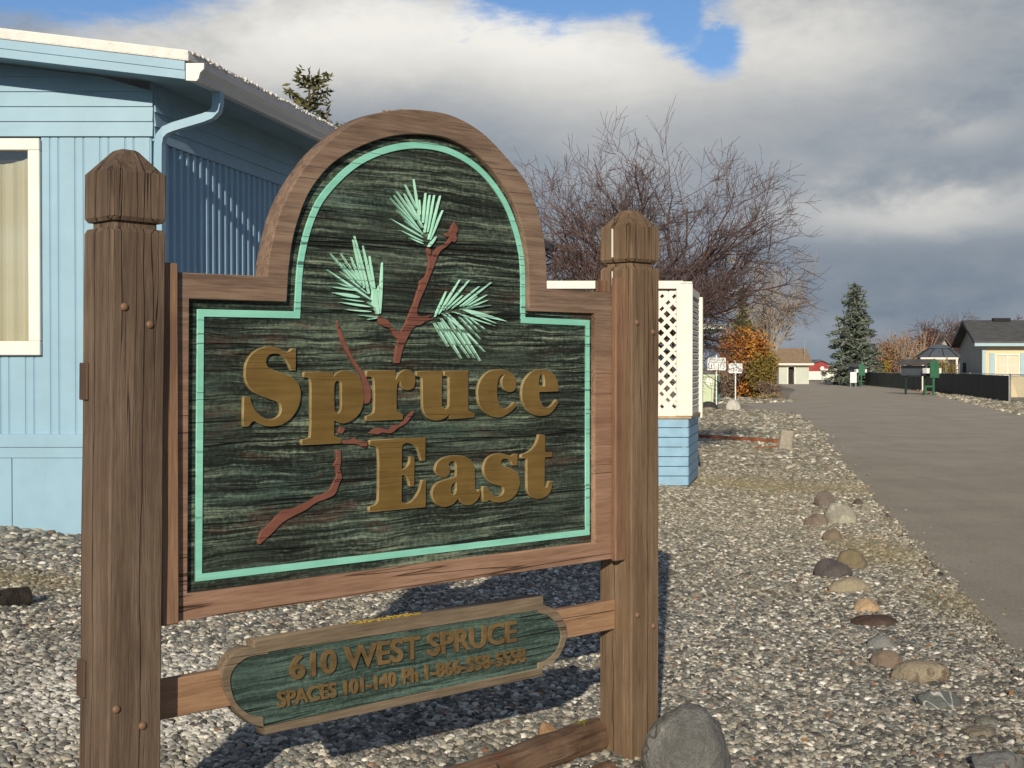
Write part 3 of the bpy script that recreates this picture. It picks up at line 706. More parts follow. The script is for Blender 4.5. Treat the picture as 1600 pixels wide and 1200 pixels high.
rock('low brown stone beside a white pebble', 1289,1318,822,846, (.18,.14,.10), (.26,.21,.155), 12, group=G)
rock('flat brown grey stone leftmost of the row', 1259,1296,798,823, (.18,.14,.11), (.26,.21,.17), 13, ang=.5, group=G)
rock('pale cream and grey stone with a light underside', 1291,1342,780,819, (.22,.21,.18), (.42,.40,.31), 14, (.45,.43,.34), dep=.6, group=G, rz=-.3)
rock('grey brown stone at the far end of the row', 1276,1311,761,792, (.15,.12,.10), (.24,.20,.17), 15, ang=.5, group=G)
rock('small dark brown stone nearest the asphalt', 1333,1349,776,789, (.08,.06,.05), (.14,.11,.09), 16, ang=.5, group=G)
rock('tiny white stone beside the low brown one', 1282,1296,826,838, (.55,.52,.45), (.70,.67,.60), 17, group=G)
rock('flat greenish grey stone sunk in gravel near the corner', 1528,1566,1113,1133, (.15,.15,.12), (.22,.215,.18), 18, dep=1, group=G)
rock('dull olive stone in front of the greenish flat one', 1512,1562,1126,1152, (.16,.14,.10), (.24,.215,.16), 19, dep=.9, group=G)
rock('flat topped grey slab with dark red broken side', 1518,1622,1158,1216, (.16,.165,.16), (.24,.24,.225), 20, (.10,.055,.04), ang=.9, dep=.8, group=G)
rock('buried dark red brown stone sunk almost level with the gravel', 1338,1408,954,980, (.065,.04,.032), (.11,.075,.06), 21, dep=.9, group=G)
rock('small grey pebble sized rock right of the boulder', 1143,1172,1183,1203, (.20,.195,.18), (.30,.29,.265), 22, group=G)
rock('orange brown stone resting behind the old log', 838,874,1117,1156, (.27,.16,.085), (.40,.26,.16), 23, ang=.5)
rock('pale stone at the foot of the small white sign', 1136,1158,622,642, (.45,.43,.38), (.62,.60,.54), 24)
rock('tan stone beside the utility pedestal', 1094,1122,625,641, (.30,.25,.17), (.42,.37,.27), 25)

# old logs under the sign
def log_mat():
    m = Mat('rotten_log', .9, .15); c = m.obj; s = c.scale((.08,1,1)); w = s.noise(40, 7, .65, .6); b = c.noise(5, 4, .6)
    col = (w*.6+b*.5).ramp([(.3, (.035,.022,.015)), (.5, (.13,.078,.050)), (.72, (.25,.165,.11))])
    col = mixc(m.nt, c.noise(7, 4, .7).ss(.60,.68)*.5, col, (.24,.085,.03)); m.col(col); m.bump(w, .02); return m
M['log'] = log_mat()
M['moss'] = plain('moss', (.17,.19,.02), .95, .4, 60, .01)
M['black_log'] = plain('black_rotten_timber', (.035,.030,.024), .95, .4, 20, .02)
def log(label, a, b, r, seed, moss=False, m='log'):
    a, b = Vector(a), Vector(b); L = (b-a).length
    t = thing('log', label, 'log', a, math.atan2((b-a).y, (b-a).x))
    bm = bmesh.new(); n = 18
    pts = [(L*k/14, .01*mnoise.noise((k*.5, seed, 0)), .01*mnoise.noise((k*.5, 9, seed))) for k in range(15)]
    tube(bm, pts, [r*(1+.10*mnoise.noise((k*.7, seed, 4))) for k in range(15)], n)
    for v in bm.verts:
        v.co += Vector((0, v.co.y, v.co.z)).normalized()*.14*r*mnoise.noise((v.co.x*2.2, v.co.y*14, v.co.z*14+seed))
    obj('trunk_section', bm, M[m], t)
    bm = bmesh.new(); tube(bm, [(L*.33,-r*.7,r*.55), (L*.34,-r*1.12,r*.80)], [r*.2, r*.12], 8); obj('knot', bm, M[m], t)
    if moss:
        bm = bmesh.new()
        for k in range(60):
            x = L-.11+random.gauss(0,.014); y = r*.35+random.gauss(0,.014); bmesh.ops.create_icosphere(bm, subdivisions=1, radius=random.uniform(.003,.008), matrix=Matrix.Translation((x, y, math.sqrt(max(.0001, r*r-y*y))+.002)))
        obj('moss', bm, M['moss'], t)
    return t
pa, pb = onground(640, 1262), onground(925, 1172)
log('weathered brown log with a mossy end lying behind the right post', pa+Vector((0,0,.02)), pb+Vector((.03,.05,.028)), .070, 2, True)
pa, pb = onground(800, 1262), onground(945, 1206)
log('reddish rotten log lying in front of the mossy one', pa+Vector((0,0,-.005)), pb+Vector((.02,0,-.004)), .042, 6)
pa = onground(-40, 950); pb = onground(44, 944)
log('black rotten timber end lying in gravel by the blue house', pa+Vector((0,0,.03)), pb+Vector((0,0,.035)), .055, 9, m='black_log')

# ================================================================== BLUE MOBILE HOME
HC = Vector((-2.614, 10.0, 0)); HW = Vector((.201, .98, 0))
def Hp(s, t, z): return HC + Vector((s, 0, 0)) + HW*t + Vector((0, 0, z))
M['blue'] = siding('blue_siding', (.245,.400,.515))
M['blue_side'] = siding('blue_siding_side', (.235,.375,.50))
M['white'] = plain('white_trim', (.74,.72,.66), .5, .04, 6)
M['roof_white'] = plain('white_roof_coating', (.72,.70,.66), .7, .08, 9, .01)
M['gutter'] = plain('gutter_metal', (.52,.52,.52), .4, .06, 4)
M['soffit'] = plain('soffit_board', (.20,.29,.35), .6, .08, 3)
glass = Mat('window_glass', .03, .5); gl = glass.nt.nodes.new('ShaderNodeBsdfGlossy'); gl.inputs['Roughness'].default_value = .02; tr = glass.nt.nodes.new('ShaderNodeBsdfTransparent'); tr.inputs[0].default_value = (.93,.95,.94,1); mx = glass.nt.nodes.new('ShaderNodeMixShader'); mx.inputs[0].default_value = .07
glass.nt.links.new(tr.outputs[0], mx.inputs[1]); glass.nt.links.new(gl.outputs[0], mx.inputs[2]); glass.nt.links.new(mx.outputs[0], glass.nt.nodes['Material Output'].inputs[0]); M['glass'] = glass
cur = Mat('curtain_cloth', .9, .1); sn = (cur.obj.xyz()[0]*70.0)._m('SINE'); cur.col(mixc(cur.nt, sn.ss(-1,1), (.50,.44,.32), (.62,.56,.43))); M['curtain'] = cur
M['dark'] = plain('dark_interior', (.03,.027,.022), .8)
home = thing('mobile_home', 'light blue mobile home with white roof edge and ribbed metal siding', 'house', HC, 0)
def hobj(name, bm, m, parent=home, smooth=False):
    for v in bm.verts: v.co -= HC
    return obj(name, bm, m, parent, smooth)
FL = 5.2                                              # length of the gable front to the left
ZB, ZS, ZT = 1.035, 1.207, 3.36                       # skirt top, siding foot, siding top
rake = lambda s: 3.70 + .118*(.43 - s)                # underside of the roof
def strip_wall(bm, prof, place, z0, z1):
    """a folded sheet: prof = [(distance, depth)], place(distance, depth, z)"""
    a = [(bm.verts.new(place(s, d, z0)), bm.verts.new(place(s, d, z1))) for s, d in prof]
    for p, q_ in zip(a, a[1:]): bm.faces.new((p[0], q_[0], q_[1], p[1]))
# front: ribbed vertical siding
wx0 = -.80                                             # right edge of the window opening
prof = []; s = 0
pat = (.022, .16, .05, .12)
k = 0
while s > -FL:
    prof += [(s, 0), (s-.006, .007), (s-.010, .007), (s-.016, 0)]; s -= (.045 if k % 2 else .105) + .016; k += 1
prof.append((-FL, 0))
bm = bmesh.new()
def fplace(s, d, z): return Hp(s, 0, z) + Vector((0, d, 0))
strip_wall(bm, [p for p in prof if p[0] > wx0] + [(wx0, 0)], fplace, ZS, ZT)
strip_wall(bm, [(wx0, 0)] + [p for p in prof if p[0] < wx0], fplace, ZS, 1.78)
hobj('front_siding', bm, M['blue'])
# front: lapped boards of the gable
bm = bmesh.new(); z = ZT + .004; i = 0
while z < 4.4:
    z2 = z + .108
    r0 = min(.012, .43-(z-3.70)/.118); r1 = min(.012, .43-(z2-3.70)/.118)
    if r1 < -FL: break
    lo = [Vector((r0, -.020, z)), Vector((-FL, -.020, z)), Vector((-FL, 0.012, z)), Vector((r0, .012, z))]
    hi_ = [Vector((r1, -.007, z2+.006)), Vector((-FL, -.007, z2+.006)), Vector((-FL, .012, z2+.006)), Vector((r1, .012, z2+.006))]
    hexa(bm, [HC+p for p in lo+hi_]); z = z2; i += 1
hobj('gable_board', bm, M['blue'])
bm = boxes((-FL, .016, -.022, .02, ZB, ZB+.075), (-FL, .012, -.034, .02, ZB+.078, ZS+.0))
for v in bm.verts: v.co += HC
hobj('belt_trim', bm, M['blue'])
bm = bmesh.new()
for a, b in ((-FL, -1.022), (-1.016, .014)): box(bm, a, b, -.012, .03, .2, ZB-.003)
for v in bm.verts: v.co += HC
hobj('skirting', bm, M['blue'])
# side: corrugated siding, lapped boards above
HL = 14.0
prof = []; t = 0.0
while t < HL:
    prof += [(t, 0), (t+.055, 0), (t+.070, .022), (t+.105, .022), (t+.120, 0)]; t += .120
nrm = Vector((HW.y, -HW.x, 0))
bm = bmesh.new(); strip_wall(bm, prof, lambda s, d, z: Hp(0, s, z) + nrm*d, .3, 3.33); hobj('side_siding', bm, M['blue_side'])
bm = bmesh.new()
for k in range(5):
    z = 3.334 + k*.105; a0, a1 = nrm*.030, nrm*.014
    hexa(bm, [Hp(0,.015,z)+a0, Hp(0,HL,z)+a0, Hp(0,HL,z)-nrm*.02, Hp(0,.015,z)-nrm*.02, Hp(0,.015,z+.11)+a1, Hp(0,HL,z+.11)+a1, Hp(0,HL,z+.11)-nrm*.02, Hp(0,.015,z+.11)-nrm*.02])
hobj('side_board', bm, M['blue_side'])
# roof: soffit, coated deck, fascia
bm = bmesh.new(); S0, T0, T1 = .43, -.40, HL+.3
def slab(bm, z0, z1, s_lo, s_hi, t0, t1):
    hexa(bm, [Hp(s_hi,t0,rake(s_hi)+z0), Hp(s_hi,t1,rake(s_hi)+z0), Hp(s_lo,t1,rake(s_lo)+z0), Hp(s_lo,t0,rake(s_lo)+z0), Hp(s_hi,t0,rake(s_hi)+z1), Hp(s_hi,t1,rake(s_hi)+z1), Hp(s_lo,t1,rake(s_lo)+z1), Hp(s_lo,t0,rake(s_lo)+z1)])
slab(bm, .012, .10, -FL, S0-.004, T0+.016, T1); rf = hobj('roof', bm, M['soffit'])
bm = bmesh.new(); slab(bm, .122, .200, -FL, S0+.018, T0-.018, T1)
hobj('roof_edge', bevel(bm, .012, 2), M['roof_white'])
bm = bmesh.new(); slab(bm, -.004, .055, -FL, S0-.01, T0-.006, T0+.012); slab(bm, .058, .120, -FL, S0-.01, T0-.012, T0+.012); hobj('fascia', bm, M['blue'])
bm = bmesh.new()                                       # soffit boards along the eave
for k in range(5):
    a, b = .035+k*.078, .035+k*.078+.074; za, zb_ = rake(a)-.001, rake(b)+.004
    hexa(bm, [Hp(a,T0+.02,za), Hp(b,T0+.02,zb_), Hp(b,T1,zb_), Hp(a,T1,za), Hp(a,T0+.02,za+.02), Hp(b,T0+.02,zb_+.02), Hp(b,T1,zb_+.02), Hp(a,T1,za+.02)])
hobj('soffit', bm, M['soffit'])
# white irregular roof coating along the eave
bm = bmesh.new(); random.seed(3)
tube(bm, [Hp(S0+.016, T0+.05, rake(S0)+.19), Hp(S0+.016, T0+5.6, rake(S0)+.19)], .012, 6)
for k in range(260):
    t = T0 + .05 + k*.02+random.random()*.02; bmesh.ops.create_icosphere(bm, subdivisions=1, radius=random.uniform(.006,.017), matrix=Matrix.Translation(Hp(S0+.02+random.uniform(-.01,.015), t, rake(S0)+.185+random.uniform(-.01,.012))))
hobj('coating_drip', bm, M['roof_white'])
# gutter
bm = bmesh.new(); gp = [(.435,3.80),(.435,3.69),(.50,3.685),(.515,3.70),(.525,3.74),(.55,3.765),(.555,3.80),(.548,3.80),(.54,3.772),(.515,3.745),(.505,3.705),(.445,3.697),(.445,3.80)]
a = [bm.verts.new(Hp(s, T0+.0, z)) for s, z in gp]; b = [bm.verts.new(Hp(s, T1, z)) for s, z in gp]
for k in range(len(gp)): bm.faces.new((a[k], a[(k+1) % len(gp)], b[(k+1) % len(gp)], b[k]))
gt = hobj('gutter', bm, M['gutter'])
bm = bmesh.new(); e = [(.432,3.805),(.432,3.686),(.505,3.682),(.52,3.70),(.53,3.74),(.556,3.765),(.558,3.805)]
a = [bm.verts.new(Hp(s, T0-.02, z)) for s, z in e]; b = [bm.verts.new(Hp(s, T0+.004, z)) for s, z in e]
bm.faces.new(a); bm.faces.new(b[::-1])
for k in range(len(e)): bm.faces.new((a[k], a[(k+1) % len(e)], b[(k+1) % len(e)], b[k]))
hobj('end_cap', bm, M['white'], gt)
# downspout
def rect_tube(bm, pts, w, d):
    rings = []
    for i, p in enumerate(pts):
        p = Vector(p); t = (Vector(pts[min(i+1, len(pts)-1)])-Vector(pts[max(i-1, 0)])).normalized(); y = HW; x = t.cross(y).normalized()
        rings.append([bm.verts.new(p + x*sx*w/2 + y*sy*d/2) for sx, sy in ((-1,-1),(-.8,-1),(.8,-1),(1,-1),(1,1),(-1,1))])
    for r0, r1 in zip(rings, rings[1:]):
        for k in range(6): bm.faces.new((r0[k], r0[(k+1) % 6], r1[(k+1) % 6], r1[k]))
    bm.faces.new(rings[0]); bm.faces.new(rings[-1][::-1])
sp_ = [(.475,3.69),(.475,3.60),(.465,3.555),(.43,3.52),(.38,3.50),(.16,3.435),(.10,3.41),(.065,3.37),(.052,3.31),(.05,3.2),(.05,2.2),(.05,1.2),(.05,.5)]
bm = bmesh.new(); rect_tube(bm, [Hp(s, .02, z) for s, z in sp_], .062, .07); hobj('downspout', bm, M['blue'])
# window
wz0, wz1, ww = 1.779, 3.346, 1.5
bm = bmesh.new(); fr = .085
for b in ((wx0-ww, wx0, -.045, .03, wz1-fr, wz1), (wx0-ww, wx0, -.045, .03, wz0, wz0+fr*1.2), (wx0-fr, wx0, -.042, .03, wz0+fr*1.2, wz1-fr), (wx0-ww, wx0-ww+fr, -.042, .03, wz0+fr*1.2, wz1-fr)): box(bm, *b)
bevel(bm, .005)
for v in bm.verts: v.co += HC
wn = hobj('window', bm, M['white'])
bm = boxes((wx0-ww+fr, wx0-fr, -.006, -.002, wz0+fr*1.2, wz1-fr))
for v in bm.verts: v.co += HC
hobj('pane', bm, M['glass'], wn)
bm = bmesh.new(); n = 60
g = []
for k in range(n+1):
    s = wx0-fr+.02-(ww-.2)*k/n; d = .045+.010*sin(k*1.9)+.006*sin(k*.7)
    zt_ = wz1-fr-.035-.055*abs(sin((wx0-fr-s)*7.5))*1.0
    g.append((bm.verts.new(Hp(s,0,wz0+.05)+Vector((0,d,0))), bm.verts.new(Hp(s,0,zt_)+Vector((0,d,0)))))
for p, q_ in zip(g, g[1:]): bm.faces.new((p[0], q_[0], q_[1], p[1]))
hobj('curtain', bm, M['curtain'], wn)
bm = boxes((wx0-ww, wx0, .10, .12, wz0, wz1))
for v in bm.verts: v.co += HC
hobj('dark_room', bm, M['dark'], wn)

# ================================================================== PORCH WITH LATTICE SCREEN
PX, PY = 2.29, 17.9; GP = gz(PX, PY)
porch = thing('porch', 'white lattice porch on blue boarded skirting beside the gravel bed', 'porch', (PX, PY, GP))
M['porch_blue'] = plain('porch_boards', (.24,.41,.56), .55, .10, 5)
M['cream'] = plain('lattice_paint', (.76,.72,.64), .55, .06, 10)
M['deckwood'] = plain('deck_edge', (.42,.28,.16), .7, .2, 12)
pd = Vector((.203, .979, 0)); pn = Vector((.979, -.203, 0)); PD = 1.72
PL = 3.25
bm = bmesh.new(); hb = .126
for k in range(7):
    z = .03+k*hb; box(bm, -PL, 0, -.0+.006*(k % 2), .03, z, z+hb-.010)
obj('front_skirt', bm, M['porch_blue'], porch)
bm = bmesh.new()
for k in range(7):
    z = .03+k*hb; o1 = pd*.035; o2 = pd*PD; w = pn*(.004*(k % 2)+.012)
    hexa(bm, [Vector((0,0,z))+o1*0+w, o2+Vector((0,0,z))+w, o2+Vector((0,0,z))-pn*.02, o1+Vector((0,0,z))-pn*.02, Vector((0,0,z+hb-.01))+w, o2+Vector((0,0,z+hb-.01))+w, o2+Vector((0,0,z+hb-.01))-pn*.02, o1+Vector((0,0,z+hb-.01))-pn*.02])
obj('side_skirt', bm, M['porch_blue'], porch)
z0, z1 = .93, 2.66
bm = bmesh.new(); box(bm, -PL, .04, -.03, .06, z0-.03, z0)
hexa(bm, [Vector(v) for v in ((0,.06,z0-.03),(.05,.06,z0-.03),(.05+.203*PD,.979*PD,z0-.03),(.203*PD,.979*PD,z0-.03),(0,.06,z0),(.05,.06,z0),(.05+.203*PD,.979*PD,z0),(.203*PD,.979*PD,z0))]); obj('deck_edge', bm, M['deckwood'], porch)
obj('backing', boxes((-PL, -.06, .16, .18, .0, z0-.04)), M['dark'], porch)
# lattice slats, two crossing layers
def lattice(bm, place, x0, x1, z0, z1, pitch, w, th, d0, d1):
    for sgn, dd in ((1, d0), (-1, d1)):
        n = int((x1-x0+z1-z0)/pitch)+2
        for k in range(-1, n):
            c0 = (x0-(z1-z0)+k*pitch) if sgn > 0 else (x0+k*pitch)
            pts = []
            # the slat's centre line x = c0 + sgn*(z-z0), cut to the panel
            za, zb_ = z0, z1
            if sgn > 0: za = max(z0, z0+(x0-c0)); zb_ = min(z1, z0+(x1-c0))
            else: za = max(z0, z0+(c0-x1)); zb_ = min(z1, z0+(c0-x0))
            if zb_-za < .03: continue
            xa, xb = c0+sgn*(za-z0), c0+sgn*(zb_-z0); h = w*.7071
            q_ = [(xa-h, za), (xa+h, za), (xb+h, zb_), (xb-h, zb_)]
            q_ = [(min(max(x, x0), x1), z) for x, z in q_]
            hexa(bm, [place(x, dd, z) for x, z in q_] + [place(x, dd+th, z) for x, z in q_])
fp = lambda x, d, z: Vector((x, d, z))
sp2 = lambda x, d, z: pd*x + pn*d + Vector((0,0,z))
bm = bmesh.new(); lattice(bm, fp, -PL+.02, -.10, z0+.06, z1-.10, .160, .074, .007, .0, .009); obj('lattice', bm, M['cream'], porch)

obj('rail', boxes((-PL, -.07, -.02, .05, z1-.07, z1+.03)), M['cream'], porch); obj('rail', boxes((-PL, -.07, -.012, .03, z0+.002, z0+.10)), M['cream'], porch)
bm = boxes((-.155, .055, -.035, .05, z0+.004, z1-.01), (-.10, .05, -.04, .07, z1-.008, z1+.02), bev=.006); obj('corner_post', bm, M['cream'], porch)
def sk_box(bm, a, b, d0, d1, z0, z1): hexa(bm, [sp2(a,d0,z0), sp2(b,d0,z0), sp2(b,d1,z0), sp2(a,d1,z0), sp2(a,d0,z1), sp2(b,d0,z1), sp2(b,d1,z1), sp2(a,d1,z1)])
bm = bmesh.new(); sk_box(bm, .075, PD, -.02, .03, z1-.14, z1-.04); obj('rail', bm, M['cream'], porch)
bm = bmesh.new(); sk_box(bm, .075, PD, -.02, .025, z0+.01, z0+.07); obj('rail', bm, M['cream'], porch)
bm = bmesh.new(); k = 0
while z0+.085+k*.078 < z1-.19: z_ = z0+.085+k*.078; hexa(bm, [sp2(.08,.0,z_), sp2(PD,.0,z_), sp2(PD,.022,z_-.02), sp2(.08,.022,z_-.02), sp2(.08,.008,z_+.050), sp2(PD,.008,z_+.050), sp2(PD,.030,z_+.03), sp2(.08,.030,z_+.03)]); k += 1
obj('louvre_panel', bm, M['cream'], porch)
bm = bmesh.new(); sk_box(bm, .08, PD, -.06, -.045, z0+.05, z1-.1); obj('backing', bm, M['porch_blue'], porch)
bm = bmesh.new(); sk_box(bm, PD-.05, PD+.09, -.03, .075, .85, z1-.10); obj('end_post', bevel(bm, .005), M['cream'], porch)

# ================================================================== GARDEN EDGING
M['brick'] = plain('reddish_timber', (.33,.125,.06), .8, .25, 14, .02)
M['concrete'] = plain('concrete', (.40,.36,.29), .85, .15, 14, .02)
pa, pb = onground(1088, 686), onground(1214, 694)
bm = bmesh.new(); v = (pb-pa).normalized(); L = (pb-pa).length
for k in range(5): box(bm, L*k/5+.012, L*(k+1)/5-.012, -.05, .05, -.04, .11)
o = obj('timber_edging', bevel(bm, .008), M['brick']); o.location = pa; o.rotation_euler = (0, 0, math.atan2(v.y, v.x)); tag(o, 'long reddish timber edging across the gravel bed', 'edging')
pa, pb = onground(1182, 703), onground(1214, 702); v = (pb-pa).normalized(); L = (pb-pa).length
o = obj('timber_edging', bevel(boxes((0, L, -.05, .05, -.04, .06)), .008), M['brick']); o.location = pa; o.rotation_euler = (0, 0, math.atan2(v.y, v.x)); tag(o, 'short reddish timber lying before the longer edging, beside the concrete block', 'edging')
p = onground(1225, 703); o = obj('concrete_block', bevel(boxes((-.13, .13, -.06, .06, -.05, .40)), .02, 2), M['concrete']); o.location = p; o.rotation_euler = (.12, .10, .25); tag(o, 'upright tan concrete block at the end of the timber edging', 'block')
# ================================================================== TREES
def veg(name, cols, rough=.8, sub=.0):
    """leaf or needle material, a tone of its own for every leaf"""
    m = Mat(name, rough, .2); n = len(cols)
    m.col(m.island.ramp([(i/max(1, n-1), c) for i, c in enumerate(cols)]))
    m.b.inputs['Subsurface Weight'].default_value = 0
    return m
M['twig'] = plain('plum_bark', (.115,.078,.072), .85, .3, 3)
M['twig_pale'] = plain('pale_bark', (.30,.25,.20), .85, .25, 3)
M['bark'] = plain('bark', (.085,.062,.048), .9, .3, 6, .02)
def grow(bm, p, d, L, r, lvl, rnd, spec, ends=None):
    n = 5 if lvl < 2 else 4; pts = [p.copy()]; rad = [r]; dirs = [d.copy()]
    for k in range(n):
        j = Vector((rnd.gauss(0,1), rnd.gauss(0,1), rnd.gauss(0,1)))*spec['wob']
        d = (d + j + Vector((0,0,spec['up'][min(lvl, len(spec['up'])-1)]))).normalized(); p = p + d*(L/n)
        pts.append(p.copy()); rad.append(max(spec['min'], r*(1-.62*(k+1)/n))); dirs.append(d.copy())
    tube(bm, pts, rad, 3 if lvl >= 2 else 6, cap=False)
    if ends is not None and lvl >= spec['levels']-1: ends.extend(pts[2:])
    if lvl >= spec['levels']: return
    for i in range(spec['kids'][lvl]):
        t = rnd.uniform(spec['from'][lvl], 1.0); k = min(n-1, int(t*n)); f = t*n-k; q0 = pts[k].lerp(pts[k+1], f)
        ax = dirs[k].orthogonal().normalized(); ax.rotate(Matrix.Rotation(rnd.uniform(0, 2*pi), 3, dirs[k]))
        nd = dirs[k].copy(); nd.rotate(Matrix.Rotation(R(rnd.uniform(*spec['ang'])), 3, ax))
        grow(bm, q0, nd, L*rnd.uniform(*spec['len'][lvl]), max(spec['min'], rad[k]*.55), lvl+1, rnd, spec, ends)
def bare_tree(label, p, H, seed, spec, mt, mb, trunk_h, trunk_r, stems, tilt, slen, group=None, name='bare_tree', leaves=None, lean=(0,0)):
    rnd = random.Random(seed); t = thing(name, label, 'tree', p, 0, group)
    bm = bmesh.new(); tube(bm, [(0,0,-.1), (.02,0,trunk_h*.5), (0,.02,trunk_h)], [trunk_r*1.2, trunk_r, trunk_r*.85], 10); obj('trunk', bm, mb, t)
    bm = bmesh.new(); ends = []
    for i in range(stems):
        a = 2*pi*i/stems + rnd.uniform(-.3,.3); tl = R(rnd.uniform(*tilt)); d = Vector((sin(tl)*cos(a)+lean[0], sin(tl)*sin(a)+lean[1], cos(tl))).normalized()
        grow(bm, Vector((0,0,trunk_h*rnd.uniform(.75,1))), d, slen*rnd.uniform(.8,1.15), trunk_r*.72, 0, rnd, spec, ends)
    me = bpy.data.meshes.new('crown'); bm.to_mesh(me); bm.free(); link('crown', me, mt, t)
    if leaves:
        m, n, s = leaves; bm = bmesh.new()
        for _ in range(n):
            q_ = rnd.choice(ends); leaf(bm, q_+Vector((rnd.gauss(0,s), rnd.gauss(0,s), rnd.gauss(0,s))), s*rnd.uniform(.5,1.2), rnd)
        me = bpy.data.meshes.new('leaves'); bm.to_mesh(me); bm.free(); link('leaves', me, m, t)
    return t
def leaf(bm, c, s, rnd, dirv=None, asp=.55):
    a = Vector((rnd.gauss(0,1), rnd.gauss(0,1), rnd.gauss(0,1))).normalized() if dirv is None else dirv
    b = a.cross(Vector((rnd.gauss(0,1), rnd.gauss(0,1), rnd.gauss(0,1)))).normalized()*asp
    vs = [bm.verts.new(c+v*s) for v in (-a*.5, b*.5, a*.6, -b*.5)]; bm.faces.new(vs)
plum = dict(levels=4, kids=(9,7,5,4), wob=.115, up=(.01,.02,.04,.05), min=.0034, ang=(18,62), len=((.45,.8),(.40,.75),(.35,.7),(.35,.75)))
plum['from'] = (.10,.12,.15,.2)
bare_tree('wide leafless tree with a dense tangle of purplish twigs behind the porch', (1.88, 24.0, 0), 6, 14, plum, M['twig'], M['bark'], 1.95, .12, 13, (6, 76), 2.12)
grey = dict(levels=3, kids=(7,6,6), wob=.12, up=(.08,.06,.05,.04), min=.012, ang=(20,55), len=((.45,.8),(.4,.7),(.4,.7))); grey['from'] = (.2,.2,.2)
p = at(1205, 572, 84); bare_tree('tall thin leafless tree with pale grey limbs behind the autumn bush', (p.x, 84, 0), 8, 4, grey, M['twig_pale'], M['twig_pale'], 1.8, .16, 6, (12, 55), 3.6)

def conifer(label, p, H, Wd, seed, m, n_whorl=26, cl=.16, name='conifer', droop=.12, shape=.9, gap=.08, per=9, ragged=.0):
    """whorled branches carrying many short needle sprays"""
    rnd = random.Random(seed); t = thing(name, label, 'tree', p)
    bm = bmesh.new(); tube(bm, [(0,0,-.1),(0,0,H*.5),(0,0,H)], [H*.018, H*.012, .01], 8); obj('trunk', bm, M['bark'], t)
    bm = bmesh.new()
    for w in range(n_whorl):
        f = (w+rnd.random()*.8)/n_whorl; z = H*(gap+(1-gap)*f); rr = Wd/2*((1-f)**shape)*rnd.uniform(.78,1.08)+.05
        nb = max(4, int(per*(1-f*.6)))
        for b in range(nb):
            a = 2*pi*(b+rnd.random())/nb; L = rr*rnd.uniform(.72-ragged,1.1+ragged*.35)*(1+ragged*mnoise.noise((cos(a)*1.3, sin(a)*1.3, z*.55)))
            steps = max(3, int(L/(cl*.42)))
            for s in range(steps):
                g = (s+.5)/steps
                if g < .25 and rnd.random() < .5: continue
                c = Vector((cos(a)*L*g, sin(a)*L*g, z - droop*L*g*g*1.6 + .25*L*g*.4))
                wd = cl*(1.3-g*.6)
                for _ in range(5):
                    d = Vector((cos(a)*.8+rnd.gauss(0,.55), sin(a)*.8+rnd.gauss(0,.55), rnd.gauss(.15,.4))).normalized()
                    leaf(bm, c+Vector((rnd.gauss(0,wd*.5), rnd.gauss(0,wd*.5), rnd.gauss(0,wd*.3))), cl*rnd.uniform(.8,1.6), rnd, d, .32)
    for k in range(14): leaf(bm, Vector((0,0,H*.96+k*H*.004)), cl, rnd, Vector((rnd.gauss(0,.5), rnd.gauss(0,.5), 1)).normalized(), .25)
    me = bpy.data.meshes.new('crown'); bm.to_mesh(me); bm.free(); link('crown', me, m, t); return t
M['spruce'] = veg('blue_spruce_needles', [(.05,.07,.055),(.09,.115,.09),(.14,.165,.13),(.21,.225,.18)])
M['cedar'] = veg('cedar_needles', [(.06,.08,.018),(.13,.15,.035),(.22,.23,.06)])
M['fir'] = veg('dark_fir_needles', [(.04,.045,.016),(.10,.10,.04),(.19,.17,.08)])
p = at(1335, 572, 122); conifer('broad grey green spruce beyond the end of the road', (p.x, 122, 0), 8.9, 5.6, 3, M['spruce'], 26, .42, shape=.50, gap=.05, per=10, droop=.18, ragged=.3)
p = at(1161, 572, 78); conifer('slim yellow green conifer rising behind the autumn bush', (p.x, 78, 0), 6.2, 3.2, 8, M['cedar'], 22, .2, droop=-.05, shape=1.15, per=9)
p = at(484, 572, 26); conifer('olive green treetop showing above the mobile home roof', (p.x, 26.0, 0), 7.2, 2.2, 5, M['fir'], 34, .13, droop=-.35, shape=.38, per=9, ragged=.35)
def bush(label, c, rx, ry, h, seed, m, n, s, lobes=14, name='bush', twigs=None, cat='bush', group=None):
    rnd = random.Random(seed); t = thing(name, label, cat, c, 0, group)
    L = []
    for k in range(lobes):
        a = rnd.uniform(0, 2*pi); r = math.sqrt(rnd.random())*.72; L.append((Vector((rx*r*cos(a), ry*r*sin(a), h*rnd.uniform(.18,.80))), rnd.uniform(.26,.42)))
    bm = bmesh.new()
    for _ in range(n):
        o, k = rnd.choice(L); v = Vector((rnd.gauss(0,1), rnd.gauss(0,1), rnd.gauss(0,1))).normalized()*(rnd.random()**.4)
        q_ = o + Vector((v.x*rx*k, v.y*ry*k, v.z*h*k*.75)); q_.z = max(.03, q_.z); leaf(bm, q_, s*rnd.uniform(.6,1.3), rnd)
    me = bpy.data.meshes.new('foliage'); bm.to_mesh(me); bm.free(); link('foliage', me, m, t)
    bm = bmesh.new()
    for k in range(twigs or 12):
        a = rnd.uniform(0, 2*pi); e = Vector((rx*.8*cos(a)*rnd.random(), ry*.8*sin(a)*rnd.random(), h*rnd.uniform(.5,.95)*(1.1 if twigs else .8)))
        tube(bm, [(0,0,0), e*.5+Vector((0,0,h*.08)), e], [h*.012, h*.007, h*.003], 4, False)
    me = bpy.data.meshes.new('stem'); bm.to_mesh(me); bm.free(); link('stem', me, M['twig_pale'] if twigs else M['bark'], t); return t
